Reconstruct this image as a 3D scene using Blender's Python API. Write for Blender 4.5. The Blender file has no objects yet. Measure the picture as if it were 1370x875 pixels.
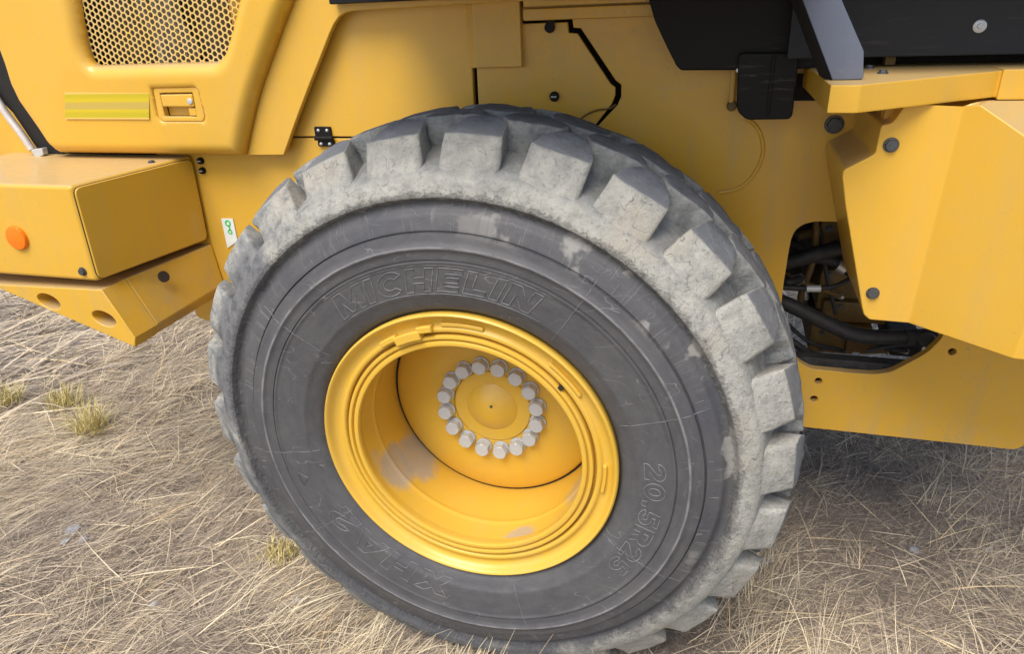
import bpy, bmesh, math, random
import numpy as np
from mathutils import Vector, Matrix, noise

sc = bpy.context.scene
COL = sc.collection
rad = math.radians
ZC = 0.70                                   # height of the wheel centre above the ground (m)

# ------------------------------------------------------------------ camera
# solved from the concentric circles of the wheel (rim flange radius 0.36 m)
FPX, CX, CY = 952.14, 685.0, 437.5
CAM = Vector((0.52123, -1.28584, 0.96246 + ZC))
YAW, PITCH, ROLL = 0.29422, 0.43233, -0.04521
fwd = Vector((-math.sin(YAW) * math.cos(PITCH), math.cos(YAW) * math.cos(PITCH), -math.sin(PITCH)))
rgt0 = Vector((math.cos(YAW), math.sin(YAW), 0))
up0 = rgt0.cross(fwd)
rgt = math.cos(ROLL) * rgt0 + math.sin(ROLL) * up0
upv = -math.sin(ROLL) * rgt0 + math.cos(ROLL) * up0
cd = bpy.data.cameras.new('camera')
cam = bpy.data.objects.new('camera', cd)
COL.objects.link(cam)
cd.sensor_width = 36.0
cd.lens = 36.0 * FPX / 1370.0
cd.clip_start = 0.02
cd.clip_end = 2000
M3 = Matrix((rgt, upv, -fwd)).transposed()
cam.matrix_world = Matrix.Translation(CAM) @ M3.to_4x4()
sc.camera = cam

# ------------------------------------------------------------------ sky, sun, exposure
SUN_EL, SUN_AZ = rad(58), rad(193)          # azimuth measured from +Y towards +X
w = bpy.data.worlds.new('World')
sc.world = w
w.use_nodes = True
wn = w.node_tree.nodes
bg = wn['Background']
sky = wn.new('ShaderNodeTexSky')
sky.sky_type = 'NISHITA'
sky.sun_disc = False
sky.sun_elevation = SUN_EL
sky.sun_rotation = SUN_AZ
sky.air_density = 1.0
sky.dust_density = 3.0
sky.ozone_density = 1.0
w.node_tree.links.new(sky.outputs[0], bg.inputs[0])
bg.inputs[1].default_value = 0.095
sl = bpy.data.lights.new('sun', 'SUN')
sl.energy = 1.5
sl.angle = rad(36)
sl.color = (1.0, 0.95, 0.88)
so = bpy.data.objects.new('sun', sl)
COL.objects.link(so)
sd = Vector((math.sin(SUN_AZ) * math.cos(SUN_EL), math.cos(SUN_AZ) * math.cos(SUN_EL), math.sin(SUN_EL)))
so.rotation_euler = sd.to_track_quat('Z', 'Y').to_euler()
so.location = (-3, -4, 6)
sc.view_settings.view_transform = 'Standard'
sc.view_settings.look = 'None'
sc.view_settings.gamma = 1.0
sc.view_settings.exposure = 1.06
sc.view_settings.use_curve_mapping = False

# ------------------------------------------------------------------ helpers
def ray(px, py):
    return (fwd + (px - CX) / FPX * rgt - (py - CY) / FPX * upv)
def PY(px, py, y):                          # pixel -> point on the plane y = const
    d = ray(px, py); t = (y - CAM.y) / d.y
    return CAM + d * t
def PZ(px, py, z):                          # pixel -> point on the plane z = const (world)
    d = ray(px, py); t = (z - CAM.z) / d.z
    return CAM + d * t
def PN(px, py, p0, n):
    d = ray(px, py); t = (p0 - CAM).dot(n) / d.dot(n)
    return CAM + d * t
def XZ(pts, y):
    return [(PY(a, b, y).x, PY(a, b, y).z) for a, b in pts]

def smooth(me, ang=32):
    me.polygons.foreach_set('use_smooth', [True] * len(me.polygons))
    me.set_sharp_from_angle(angle=rad(ang))

def link(name, me, mat, parent=None):
    o = bpy.data.objects.new(name, me)
    COL.objects.link(o)
    if mat is not None:
        me.materials.clear()
        me.materials.append(mat)
    if parent is not None:
        o.parent = parent
    return o

def mesh(name, verts, faces, mat, parent=None, ang=32, sm=True):
    me = bpy.data.meshes.new(name)
    me.from_pydata([tuple(v) for v in verts], [], faces)
    me.update()
    bm = bmesh.new(); bm.from_mesh(me)
    bmesh.ops.recalc_face_normals(bm, faces=bm.faces)
    bm.to_mesh(me); bm.free()
    if sm: smooth(me, ang)
    return link(name, me, mat, parent)

def from_bm(name, bm, mat, parent=None, ang=32, fix=True):
    if fix: bmesh.ops.recalc_face_normals(bm, faces=bm.faces)
    me = bpy.data.meshes.new(name)
    bm.to_mesh(me); bm.free()
    smooth(me, ang)
    return link(name, me, mat, parent)

def bevel_mod(o, wd, seg=2):
    m = o.modifiers.new('bevel', 'BEVEL'); m.width = wd; m.segments = seg
    m.limit_method = 'ANGLE'; m.angle_limit = rad(30); m.harden_normals = False
    return o

def fillet(pts, r, n=5):
    out = []
    N = len(pts)
    for i in range(N):
        rr = r[i] if isinstance(r, (list, tuple)) else r
        a, b, c = Vector(pts[i - 1]), Vector(pts[i]), Vector(pts[(i + 1) % N])
        u, v = (a - b), (c - b)
        lu, lv = u.length, v.length
        if rr <= 0 or lu < 1e-6 or lv < 1e-6:
            out.append(tuple(b)); continue
        k = min(rr, lu * .45, lv * .45)
        p0, p1 = b + u / lu * k, b + v / lv * k
        for j in range(n + 1):
            t = j / n
            out.append(tuple((1 - t) ** 2 * p0 + 2 * t * (1 - t) * b + t * t * p1))
    return out

def plate(name, pts, y, t, mat, parent=None, holes=(), bev=0.003, bres=2):
    """flat plate: outline pts (x,z) in world metres, front face at y, thickness t inwards (+y)"""
    cu = bpy.data.curves.new(name, 'CURVE')
    cu.dimensions = '2D'; cu.fill_mode = 'BOTH'
    for ring in [pts] + list(holes):
        s = cu.splines.new('POLY'); s.points.add(len(ring) - 1)
        for i, q in enumerate(ring): s.points[i].co = (q[0], q[1], 0, 1)
        s.use_cyclic_u = True
    bev = min(bev, t / 2 * .98)
    cu.extrude = max(t / 2 - bev, 1e-4); cu.bevel_depth = bev; cu.bevel_resolution = bres
    cu.offset = -bev
    tmp = bpy.data.objects.new(name, cu)
    me = bpy.data.meshes.new_from_object(tmp)
    bpy.data.objects.remove(tmp); bpy.data.curves.remove(cu)
    n = len(me.vertices); co = np.empty(n * 3); me.vertices.foreach_get('co', co); co = co.reshape(-1, 3)
    new = np.c_[co[:, 0], y + t / 2 - co[:, 2], co[:, 1]]
    me.vertices.foreach_set('co', new.ravel()); me.update()
    bm = bmesh.new(); bm.from_mesh(me)
    bmesh.ops.remove_doubles(bm, verts=bm.verts, dist=1e-5)
    bmesh.ops.recalc_face_normals(bm, faces=bm.faces)
    bm.to_mesh(me); bm.free()
    me.name = name
    smooth(me, 40)
    return link(name, me, mat, parent)

def circ(c, r, n=20, ex=1.0, ang=0):
    out = []
    for i in range(n):
        a = 2 * math.pi * i / n
        u, v = r * ex * math.cos(a), r * math.sin(a)
        out.append((c[0] + u * math.cos(ang) - v * math.sin(ang), c[1] + u * math.sin(ang) + v * math.cos(ang)))
    return out

def catmull(P, n=8):
    P = [Vector(p) for p in P]
    Q = [P[0] * 2 - P[1]] + P + [P[-1] * 2 - P[-2]]
    out = []
    for i in range(1, len(Q) - 2):
        for j in range(n):
            t = j / n
            out.append(.5 * ((2 * Q[i]) + (-Q[i - 1] + Q[i + 1]) * t + (2 * Q[i - 1] - 5 * Q[i] + 4 * Q[i + 1] - Q[i + 2]) * t * t + (-Q[i - 1] + 3 * Q[i] - 3 * Q[i + 1] + Q[i + 2]) * t ** 3))
    out.append(P[-1])
    return out

def tube_bm(bm, pts, r, sides=14):
    rings = []
    N = len(pts)
    ref = Vector((0.13, 0.2, 1))
    for i, p in enumerate(pts):
        d = (pts[min(i + 1, N - 1)] - pts[max(i - 1, 0)]).normalized()
        a = d.cross(ref).normalized(); b = d.cross(a)
        rr = r[i] if isinstance(r, list) else r
        rings.append([bm.verts.new(p + rr * (math.cos(2 * math.pi * k / sides) * a + math.sin(2 * math.pi * k / sides) * b)) for k in range(sides)])
    for i in range(N - 1):
        for k in range(sides):
            bm.faces.new((rings[i][k], rings[i][(k + 1) % sides], rings[i + 1][(k + 1) % sides], rings[i + 1][k]))
    bm.faces.new(rings[0]); bm.faces.new(rings[-1][::-1])

def tube(name, pts, r, mat, parent=None, sm=True, sides=14):
    bm = bmesh.new()
    tube_bm(bm, catmull(pts) if sm else [Vector(p) for p in pts], r, sides)
    return from_bm(name, bm, mat, parent, 50)

def lathe(name, prof, n, mat, parent=None, c=(0, 0, ZC), ang=28, closed=False, disp=None):
    """prof: list of (r, y) turned round the Y axis through c"""
    m = len(prof)
    th = np.arange(n) * 2 * np.pi / n
    pr = np.array(prof, float)
    R = np.repeat(pr[:, 0][:, None], n, 1); Y = np.repeat(pr[:, 1][:, None], n, 1)
    if disp is not None: R, Y = disp(R, Y, th)
    V = np.stack([c[0] + R * np.cos(th), c[1] + Y, c[2] + R * np.sin(th)], -1).reshape(-1, 3)
    F = []
    for i in range(m - 1 + (1 if closed else 0)):
        i2 = (i + 1) % m
        for k in range(n):
            k2 = (k + 1) % n
            F.append((i * n + k, i * n + k2, i2 * n + k2, i2 * n + k))
    return mesh(name, V, F, mat, parent, ang)

def box(name, x0, x1, y0, y1, z0, z1, mat, parent=None, bev=.004):
    bm = bmesh.new()
    vs = [bm.verts.new((x, y, z)) for x in (x0, x1) for y in (y0, y1) for z in (z0, z1)]
    for f in ((0, 1, 3, 2), (4, 6, 7, 5), (0, 4, 5, 1), (2, 3, 7, 6), (0, 2, 6, 4), (1, 5, 7, 3)):
        bm.faces.new([vs[i] for i in f])
    if bev: bmesh.ops.bevel(bm, geom=bm.edges[:], offset=bev, segments=2, affect='EDGES', profile=.6)
    return from_bm(name, bm, mat, parent, 40)

def loft(name, ringA, ringB, mat, parent=None, bev=0.0, caps=True):
    """solid between two closed rings of 3D points"""
    n = len(ringA)
    V = list(ringA) + list(ringB)
    F = [(i, (i + 1) % n, n + (i + 1) % n, n + i) for i in range(n)]
    if caps: F += [tuple(range(n)), tuple(range(2 * n - 1, n - 1, -1))]
    bm = bmesh.new()
    vs = [bm.verts.new(v) for v in V]
    for f in F: bm.faces.new([vs[i] for i in f])
    bmesh.ops.recalc_face_normals(bm, faces=bm.faces)
    if bev:
        bmesh.ops.bevel(bm, geom=bm.edges[:], offset=bev, segments=2, affect='EDGES', profile=.6, clamp_overlap=True)
    return from_bm(name, bm, mat, parent, 40)

# ------------------------------------------------------------------ materials
def newmat(name):
    m = bpy.data.materials.new(name); m.use_nodes = True
    nt = m.node_tree
    return m, nt, nt.nodes, nt.links, nt.nodes['Principled BSDF']

def nd(nt, t, **kw):
    n = nt.nodes.new(t)
    for k, v in kw.items(): setattr(n, k, v)
    return n

def noise_tex(nt, scale, detail=5, rough=.6, vec=None, dist=0.0):
    n = nd(nt, 'ShaderNodeTexNoise'); n.inputs['Scale'].default_value = scale
    n.inputs['Detail'].default_value = detail; n.inputs['Roughness'].default_value = rough
    n.inputs['Distortion'].default_value = dist
    if vec is not None: nt.links.new(vec, n.inputs['Vector'])
    return n.outputs['Fac']

def ramp(nt, fac, stops):
    r = nd(nt, 'ShaderNodeValToRGB')
    el = r.color_ramp.elements
    while len(el) < len(stops): el.new(.5)
    for e, (p, c) in zip(el, stops):
        e.position = p; e.color = c if len(c) == 4 else (*c, 1)
    nt.links.new(fac, r.inputs[0])
    return r.outputs[0]

def vramp(nt, fac, a, b, lo=0.0, hi=1.0):
    r = nd(nt, 'ShaderNodeMapRange'); r.clamp = True
    r.inputs['From Min'].default_value = a; r.inputs['From Max'].default_value = b
    r.inputs['To Min'].default_value = lo; r.inputs['To Max'].default_value = hi
    nt.links.new(fac, r.inputs['Value'])
    return r.outputs['Result']

def mixc(nt, fac, a, b, mode='MIX'):
    m = nd(nt, 'ShaderNodeMix', data_type='RGBA', blend_type=mode)
    for sck, v in ((m.inputs[0], fac), (m.inputs[6], a), (m.inputs[7], b)):
        if hasattr(v, 'is_output') or hasattr(v, 'links'): nt.links.new(v, sck)
        elif isinstance(v, (int, float)): sck.default_value = v
        else: sck.default_value = v if len(v) == 4 else (*v, 1)
    return m.outputs[2]

def math_(nt, op, a, b=None, c=None):
    m = nd(nt, 'ShaderNodeMath', operation=op)
    for i, v in enumerate((a, b, c)):
        if v is None: continue
        if hasattr(v, 'links'): nt.links.new(v, m.inputs[i])
        else: m.inputs[i].default_value = v
    return m.outputs[0]

def bump(nt, h, strength, dist, bsdf):
    b = nd(nt, 'ShaderNodeBump'); b.inputs['Strength'].default_value = strength; b.inputs['Distance'].default_value = dist
    nt.links.new(h, b.inputs['Height']); nt.links.new(b.outputs[0], bsdf.inputs['Normal'])
    return b

def pos(nt):
    return nd(nt, 'ShaderNodeNewGeometry').outputs['Position']
def normal_z(nt):
    g = nd(nt, 'ShaderNodeNewGeometry'); s = nd(nt, 'ShaderNodeSeparateXYZ')
    nt.links.new(g.outputs['Normal'], s.inputs[0]); return s.outputs[2]

def paint(name, col, dust=.25, dustcol=(.40, .33, .22), rough=.33, scratch=.35, topdust=.62):
    m, nt, N, L, b = newmat(name)
    P = pos(nt)
    big = noise_tex(nt, 2.2, 4, .55, P)
    fine = noise_tex(nt, 38, 6, .7, P)
    spk = noise_tex(nt, 260, 2, .5, P)
    nz = normal_z(nt)
    top = vramp(nt, nz, .55, .95, 0, topdust)
    side = vramp(nt, math_(nt, 'ADD', math_(nt, 'MULTIPLY', big, .65), math_(nt, 'MULTIPLY', fine, .35)), .46, .72, .03 * dust, dust)
    d = math_(nt, 'MAXIMUM', math_(nt, 'MULTIPLY', top, vramp(nt, fine, .25, .6, .75, 1)), side)
    base = mixc(nt, vramp(nt, big, .3, .7), tuple(c * .95 for c in col), tuple(min(1, c * 1.04) for c in col))
    c1 = mixc(nt, d, base, dustcol)
    # chips: small dark specks
    c2 = mixc(nt, vramp(nt, spk, .735, .76, 0, .55), c1, (.12, .08, .045))
    # pale scuffs: stretched noise
    mp = nd(nt, 'ShaderNodeMapping'); mp.inputs['Rotation'].default_value = (0, rad(35), 0); mp.inputs['Scale'].default_value = (3, 9, 46)
    L.new(P, mp.inputs[0])
    sc1 = noise_tex(nt, 2.2, 4, .6, mp.outputs[0])
    sm = math_(nt, 'MULTIPLY', vramp(nt, sc1, .66, .72, 0, 1), vramp(nt, noise_tex(nt, 4.5, 2, .5, P), .5, .62, 0, scratch))
    c3 = mixc(nt, sm, c2, (.62, .50, .34))
    # dried splashes and dust film, thicker low down and behind the wheel
    spl = math_(nt, 'MULTIPLY', vramp(nt, noise_tex(nt, 130, 3, .6, P), .63, .68), vramp(nt, noise_tex(nt, 6, 3, .5, P), .45, .62, 0, dust * 1.6))
    c3 = mixc(nt, spl, c3, (.36, .30, .22))
    mp3 = nd(nt, 'ShaderNodeMapping'); mp3.inputs['Scale'].default_value = (16, 16, 1.6); L.new(P, mp3.inputs[0])
    run = math_(nt, 'MULTIPLY', vramp(nt, noise_tex(nt, 1.0, 5, .65, mp3.outputs[0]), .5, .72), dust * .75)
    c3 = mixc(nt, run, c3, dustcol)
    L.new(c3, b.inputs['Base Color'])
    r = math_(nt, 'ADD', math_(nt, 'MULTIPLY', d, .4), vramp(nt, fine, .3, .7, rough - .06, rough + .08))
    L.new(r, b.inputs['Roughness'])
    b.inputs['Coat Weight'].default_value = .2
    b.inputs['Coat Roughness'].default_value = .16
    bump(nt, math_(nt, 'ADD', noise_tex(nt, 420, 2, .5, P), math_(nt, 'MULTIPLY', big, 2.5)), .1, .0012, b)
    return m

YEL = (.715, .41, .038)
M_YEL = paint('yellow_paint', YEL, .16)
M_YELD = paint('yellow_paint_dusty', YEL, .42)
M_YELR = paint('yellow_rim_paint', (.70, .425, .042), .16, rough=.36, scratch=.25, topdust=.10)

def plain(name, col, rough=.6, metal=0.0, var=.25, scale=30, bmp=.15):
    m, nt, N, L, b = newmat(name)
    P = pos(nt)
    f = noise_tex(nt, scale, 5, .65, P)
    L.new(mixc(nt, vramp(nt, f, .3, .7), tuple(c * (1 - var) for c in col), tuple(min(1, c * (1 + var)) for c in col)), b.inputs['Base Color'])
    b.inputs['Roughness'].default_value = rough
    b.inputs['Metallic'].default_value = metal
    bump(nt, noise_tex(nt, scale * 8, 3, .6, P), bmp, .001, b)
    return m

def black_plastic(name, col, rough, dust=(.20, .18, .14), amt=.5):
    m, nt, N, L, b = newmat(name)
    P = pos(nt)
    mp = nd(nt, 'ShaderNodeMapping'); mp.inputs['Rotation'].default_value = (0, rad(-28), 0); mp.inputs['Scale'].default_value = (7, 7, 60)
    L.new(P, mp.inputs[0])
    s = noise_tex(nt, 1.6, 5, .7, mp.outputs[0], .4)
    mk = math_(nt, 'MULTIPLY', vramp(nt, s, .56, .72), vramp(nt, noise_tex(nt, 5, 3, .5, P), .48, .68, 0, amt))
    L.new(mixc(nt, mk, col, dust), b.inputs['Base Color'])
    b.inputs['Roughness'].default_value = rough
    b.inputs['Specular IOR Level'].default_value = .25
    bump(nt, noise_tex(nt, 500, 2, .5, P), .15, .0008, b)
    return m

M_BLK = black_plastic('black_plastic', (.009, .008, .0075), .6)
M_PANEL = black_plastic('charcoal_paint', (.022, .023, .028), .45, amt=.2)
M_POST = paint('slate_paint', (.105, .125, .175), .10, dustcol=(.3, .3, .3), rough=.4, scratch=.15)
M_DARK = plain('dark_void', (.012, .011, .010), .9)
M_RUB = plain('black_rubber_hose', (.022, .022, .023), .6, var=.45, scale=60, bmp=.3)
M_STEEL = plain('zinc_steel', (.50, .50, .49), .42, .75, .15, 90)
M_SILV = plain('bright_zinc', (.54, .565, .58), .25, 0.2, .05, 160)
M_BOLT = plain('dark_steel', (.10, .105, .11), .5, .6, .3, 120)
M_BRN = plain('oily_yellow_casting', (.16, .095, .022), .55, 0, .4, 14, .3)
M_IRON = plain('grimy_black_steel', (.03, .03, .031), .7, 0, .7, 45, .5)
M_CHROME = plain('galvanised_strip', (.62, .58, .54), .4, .3, .1, 60)
M_LINE = plain('panel_gap', (.03, .022, .012), .9)

def m_amber():
    m, nt, N, L, b = newmat('amber_lens')
    wv = nd(nt, 'ShaderNodeTexWave'); wv.inputs['Scale'].default_value = 40
    L.new(pos(nt), wv.inputs[0])
    b.inputs['Base Color'].default_value = (.88, .20, .002, 1)
    b.inputs['Roughness'].default_value = .3
    bump(nt, wv.outputs['Fac'], .3, .001, b)
    return m
M_AMB = m_amber()

# --- tyre: dark rubber on the side wall, dried pale clay on shoulder and lugs
def m_tyre():
    m, nt, N, L, b = newmat('dusty_rubber')
    P = pos(nt)
    s = nd(nt, 'ShaderNodeSeparateXYZ'); L.new(P, s.inputs[0])
    X, Y, Z = s.outputs
    zz = math_(nt, 'SUBTRACT', Z, ZC)
    R = math_(nt, 'SQRT', math_(nt, 'ADD', math_(nt, 'MULTIPLY', X, X), math_(nt, 'MULTIPLY', zz, zz)))
    ang = math_(nt, 'ARCTAN2', zz, X)                       # -pi..pi
    # angular weight of the clay: most on the top and front right, least on the left
    ca = math_(nt, 'COSINE', math_(nt, 'SUBTRACT', ang, rad(32)))
    wclay = vramp(nt, ca, -.3, .45, .10, 1.0)
    n1 = noise_tex(nt, 26, 8, .72, P)
    n2 = noise_tex(nt, 7, 4, .6, P)
    n3 = noise_tex(nt, 110, 5, .7, P)
    # streaks round the tyre (polar coordinates)
    cb = nd(nt, 'ShaderNodeCombineXYZ'); L.new(math_(nt, 'MULTIPLY', R, 55), cb.inputs[0]); L.new(math_(nt, 'MULTIPLY', ang, 9), cb.inputs[1])
    st = noise_tex(nt, 1.0, 6, .7, cb.outputs[0])
    cb2 = nd(nt, 'ShaderNodeCombineXYZ'); L.new(math_(nt, 'MULTIPLY', R, 8), cb2.inputs[0]); L.new(math_(nt, 'MULTIPLY', ang, 62), cb2.inputs[1])
    st2 = noise_tex(nt, 1.0, 5, .7, cb2.outputs[0])
    rub = mixc(nt, vramp(nt, st, .3, .7), (.062, .062, .067), (.092, .092, .096))
    rub = mixc(nt, vramp(nt, n2, .45, .75, 0, .45), rub, (.125, .122, .118))
    rub = mixc(nt, vramp(nt, n3, .66, .78, 0, .5), rub, (.20, .20, .20))
    # fine radial scuffs on the outer band
    band = math_(nt, 'MULTIPLY', vramp(nt, R, .535, .55), vramp(nt, R, .63, .60))
    rub = mixc(nt, math_(nt, 'MULTIPLY', band, vramp(nt, n2, .5, .3, 0, .55)), rub, (.055, .058, .072))
    sc_ = math_(nt, 'MULTIPLY', band, math_(nt, 'MULTIPLY', vramp(nt, st2, .56, .68), vramp(nt, n2, .42, .62, .1, .7)))
    rub = mixc(nt, sc_, rub, (.27, .265, .25))
    # grey clay smears on the band
    sm = math_(nt, 'MULTIPLY', band, math_(nt, 'MULTIPLY', vramp(nt, n2, .56, .60), vramp(nt, ca, .45, .8)))
    rub = mixc(nt, math_(nt, 'MULTIPLY', sm, vramp(nt, st2, .3, .5, .5, .9)), rub, (.27, .26, .24))
    # scuffed ridge
    rid = math_(nt, 'MULTIPLY', vramp(nt, R, .5105, .5125), vramp(nt, R, .5175, .5155))
    rub = mixc(nt, math_(nt, 'MULTIPLY', rid, vramp(nt, st, .35, .65, .15, .8)), rub, (.28, .28, .28))
    for sc2, rot2, amt2 in ((7, (.3, 1.1, .2), .55), (11, (1.2, .2, 2.0), .4)):
        mp2 = nd(nt, 'ShaderNodeMapping'); mp2.inputs['Rotation'].default_value = rot2; mp2.inputs['Scale'].default_value = (1, 1, 2.6); L.new(P, mp2.inputs[0])
        ln = math_(nt, 'ABSOLUTE', math_(nt, 'SUBTRACT', noise_tex(nt, sc2, 2, .4, mp2.outputs[0]), .5))
        lm = math_(nt, 'MULTIPLY', vramp(nt, ln, .0035, .001), vramp(nt, noise_tex(nt, 9 + sc2, 2, .5, P), .5, .6, 0, amt2))
        rub = mixc(nt, lm, rub, (.26, .26, .26))
    # greyish dust on lug tops and pockets
    clay = mixc(nt, vramp(nt, n1, .3, .62), (.27, .268, .245), (.45, .44, .39))
    clay = mixc(nt, vramp(nt, n3, .56, .68, 0, .6), clay, (.15, .145, .13))
    nv = noise_tex(nt, 48, 7, .75, P, .6)
    clay = mixc(nt, vramp(nt, nv, .56, .66, 0, .55), clay, (.16, .17, .18))
    clay = mixc(nt, vramp(nt, n2, .52, .70, 0, .5), clay, (.40, .355, .275))
    ck = math_(nt, 'ABSOLUTE', math_(nt, 'SUBTRACT', noise_tex(nt, 13, 3, .5, P, .5), .5))
    clay = mixc(nt, math_(nt, 'MULTIPLY', vramp(nt, ck, .006, .002), vramp(nt, n2, .45, .55, 0, .7)), clay, (.12, .12, .11))
    # where the clay starts, with a ragged edge
    e = math_(nt, 'ADD', R, math_(nt, 'ADD', math_(nt, 'MULTIPLY', math_(nt, 'SUBTRACT', n1, .5), .05), math_(nt, 'MULTIPLY', math_(nt, 'SUBTRACT', n3, .5), .03)))
    onset = vramp(nt, e, .600, .622)
    g_ = nd(nt, 'ShaderNodeNewGeometry'); sn = nd(nt, 'ShaderNodeSeparateXYZ'); L.new(g_.outputs['Normal'], sn.inputs[0])
    rdot = math_(nt, 'DIVIDE', math_(nt, 'ADD', math_(nt, 'MULTIPLY', sn.outputs[0], X), math_(nt, 'MULTIPLY', sn.outputs[2], zz)), R)
    topm = vramp(nt, math_(nt, 'ADD', rdot, math_(nt, 'MULTIPLY', math_(nt, 'SUBTRACT', n1, .5), .7)), .98, .62)
    fade = math_(nt, 'MULTIPLY', topm, 1.0)
    fade_r = vramp(nt, math_(nt, 'ADD', R, math_(nt, 'MULTIPLY', math_(nt, 'SUBTRACT', n2, .5), .045)), .731, .714)   # less on the running surface
    yside = vramp(nt, math_(nt, 'ADD', Y, math_(nt, 'MULTIPLY', math_(nt, 'SUBTRACT', n1, .5), .06)), .125, .085)
    patch = vramp(nt, math_(nt, 'ADD', n1, math_(nt, 'MULTIPLY', wclay, .42)), .50, .66)
    cl = math_(nt, 'MULTIPLY', math_(nt, 'MULTIPLY', fade, yside), math_(nt, 'MULTIPLY', patch, vramp(nt, noise_tex(nt, 4.5, 3, .5, P), .38, .5, .55, 1)))
    dtop = mixc(nt, vramp(nt, n1, .32, .68), (.095, .108, .13), (.21, .225, .24))
    dpok = mixc(nt, vramp(nt, n1, .32, .66), (.17, .18, .18), (.37, .37, .34))
    dpok = mixc(nt, vramp(nt, nv, .52, .66, 0, .6), dpok, (.13, .15, .165))
    ist = math_(nt, 'MULTIPLY', vramp(nt, math_(nt, 'ADD', rdot, math_(nt, 'MULTIPLY', math_(nt, 'SUBTRACT', n1, .5), .25)), .80, .93), vramp(nt, R, .708, .716))
    dust = mixc(nt, ist, dpok, dtop)
    outer = mixc(nt, cl, dust, clay)
    bare = math_(nt, 'MULTIPLY', vramp(nt, math_(nt, 'ADD', n2, math_(nt, 'MULTIPLY', wclay, .6)), .74, .56), vramp(nt, R, .70, .68))
    outer = mixc(nt, math_(nt, 'MULTIPLY', bare, vramp(nt, n1, .38, .58, .25, .95)), outer, (.085, .088, .10))
    colr = mixc(nt, onset, rub, outer)
    L.new(colr, b.inputs['Base Color'])
    L.new(vramp(nt, onset, 0, 1, .62, .95), b.inputs['Roughness'])
    h = math_(nt, 'ADD', math_(nt, 'MULTIPLY', math_(nt, 'ADD', n1, math_(nt, 'MULTIPLY', n3, .6)), vramp(nt, onset, 0, 1, .12, 1.0)), math_(nt, 'MULTIPLY', onset, .12))
    bump(nt, h, .85, .008, b)
    return m
M_TYRE = m_tyre()
M_LETTER = plain('scuffed_rubber', (.17, .17, .17), .7, 0, .45, 40, .2)

# --- rim interior with dried mud
def add_mud(mat, spots):
    nt = mat.node_tree; b = nt.nodes['Principled BSDF']
    src = b.inputs['Base Color'].links[0].from_socket
    P = pos(nt)
    n = noise_tex(nt, 22, 6, .7, P); n2 = noise_tex(nt, 90, 4, .7, P)
    out = src
    for c, r, amt in spots:
        v = nd(nt, 'ShaderNodeVectorMath', operation='DISTANCE'); nt.links.new(P, v.inputs[0]); v.inputs[1].default_value = c
        dd = math_(nt, 'ADD', v.outputs['Value'], math_(nt, 'MULTIPLY', math_(nt, 'SUBTRACT', n, .5), r * .9))
        k = math_(nt, 'MULTIPLY', vramp(nt, dd, r * 1.06, r * .72), vramp(nt, n2, .3, .6, amt * .75, amt))
        out = mixc(nt, k, out, mixc(nt, n2, (.30, .26, .21), (.46, .42, .36)))
    nt.links.new(out, b.inputs['Base Color'])
    old = b.inputs['Roughness'].links[0].from_socket
    return mat
M_BARREL = paint('yellow_barrel_paint', (.70, .425, .042), .16, rough=.42, scratch=.15, topdust=.05)
add_mud(M_BARREL, [((-.222, .205, ZC - .180), .075, .95), ((-.245, .115, ZC - .155), .07, .9), ((.115, .045, ZC - .262), .045, .8),
                   ((.262, .13, ZC - .12), .085, .5), ((-.26, .05, ZC - .10), .045, .4)])

# ------------------------------------------------------------------ the setting: ground
def m_ground():
    m, nt, N, L, b = newmat('dry_soil')
    P = pos(nt)
    n1 = noise_tex(nt, 3, 6, .6, P); n2 = noise_tex(nt, 60, 6, .7, P); n3 = noise_tex(nt, 14, 5, .6, P)
    c = mixc(nt, vramp(nt, n1, .35, .65), (.20, .16, .125), (.33, .27, .215))
    c = mixc(nt, vramp(nt, n2, .4, .65), c, (.42, .36, .30))
    c = mixc(nt, vramp(nt, n3, .58, .72, 0, .6), c, (.30, .29, .28))
    # beyond the built blades the straw colour takes over
    s = nd(nt, 'ShaderNodeSeparateXYZ'); L.new(P, s.inputs[0])
    v = nd(nt, 'ShaderNodeVectorMath', operation='LENGTH'); L.new(P, v.inputs[0])
    far = mixc(nt, n2, (.44, .37, .27), (.62, .54, .41))
    mid = noise_tex(nt, .6, 6, .65, P)
    far = mixc(nt, vramp(nt, mid, .4, .65, 0, .6), far, (.30, .25, .19))
    c = mixc(nt, vramp(nt, v.outputs['Value'], 3.5, 7), c, far)
    L.new(c, b.inputs['Base Color']); b.inputs['Roughness'].default_value = .95
    bump(nt, math_(nt, 'ADD', n2, n3), .7, .02, b)
    return m

def gz(x, y):
    return .028 * noise.noise(Vector((x * 1.3, y * 1.3, 3.1))) + .012 * noise.noise(Vector((x * 4.1, y * 4.1, 8.0)))
gx = np.unique(np.concatenate([[-600, -200, -60, -20, -10, -7], np.linspace(-5, 4, 121), [6, 9, 20, 60, 200, 600]]))
gy = np.unique(np.concatenate([[-600, -200, -60, -20, -8, -5], np.linspace(-3, 7, 131), [9, 14, 25, 60, 200, 600]]))
GV = [(x, y, gz(x, y) if abs(x) < 15 and abs(y) < 15 else 0) for y in gy for x in gx]
nx = len(gx)
GF = [(j * nx + i, j * nx + i + 1, (j + 1) * nx + i + 1, (j + 1) * nx + i) for j in range(len(gy) - 1) for i in range(nx - 1)]
ground = mesh('ground', GV, GF, m_ground(), None, 60)
ground['kind'] = 'structure'
ground['label'] = 'brown dry soil under matted straw'

# ------------------------------------------------------------------ the wheel loader
loader = bpy.data.objects.new('wheel_loader', None)
COL.objects.link(loader)
loader.location = (0, 0, 0)
loader['label'] = 'yellow wheel loader with a big clay-caked tyre, standing on dry grass'
loader['category'] = 'wheel loader'

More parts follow.
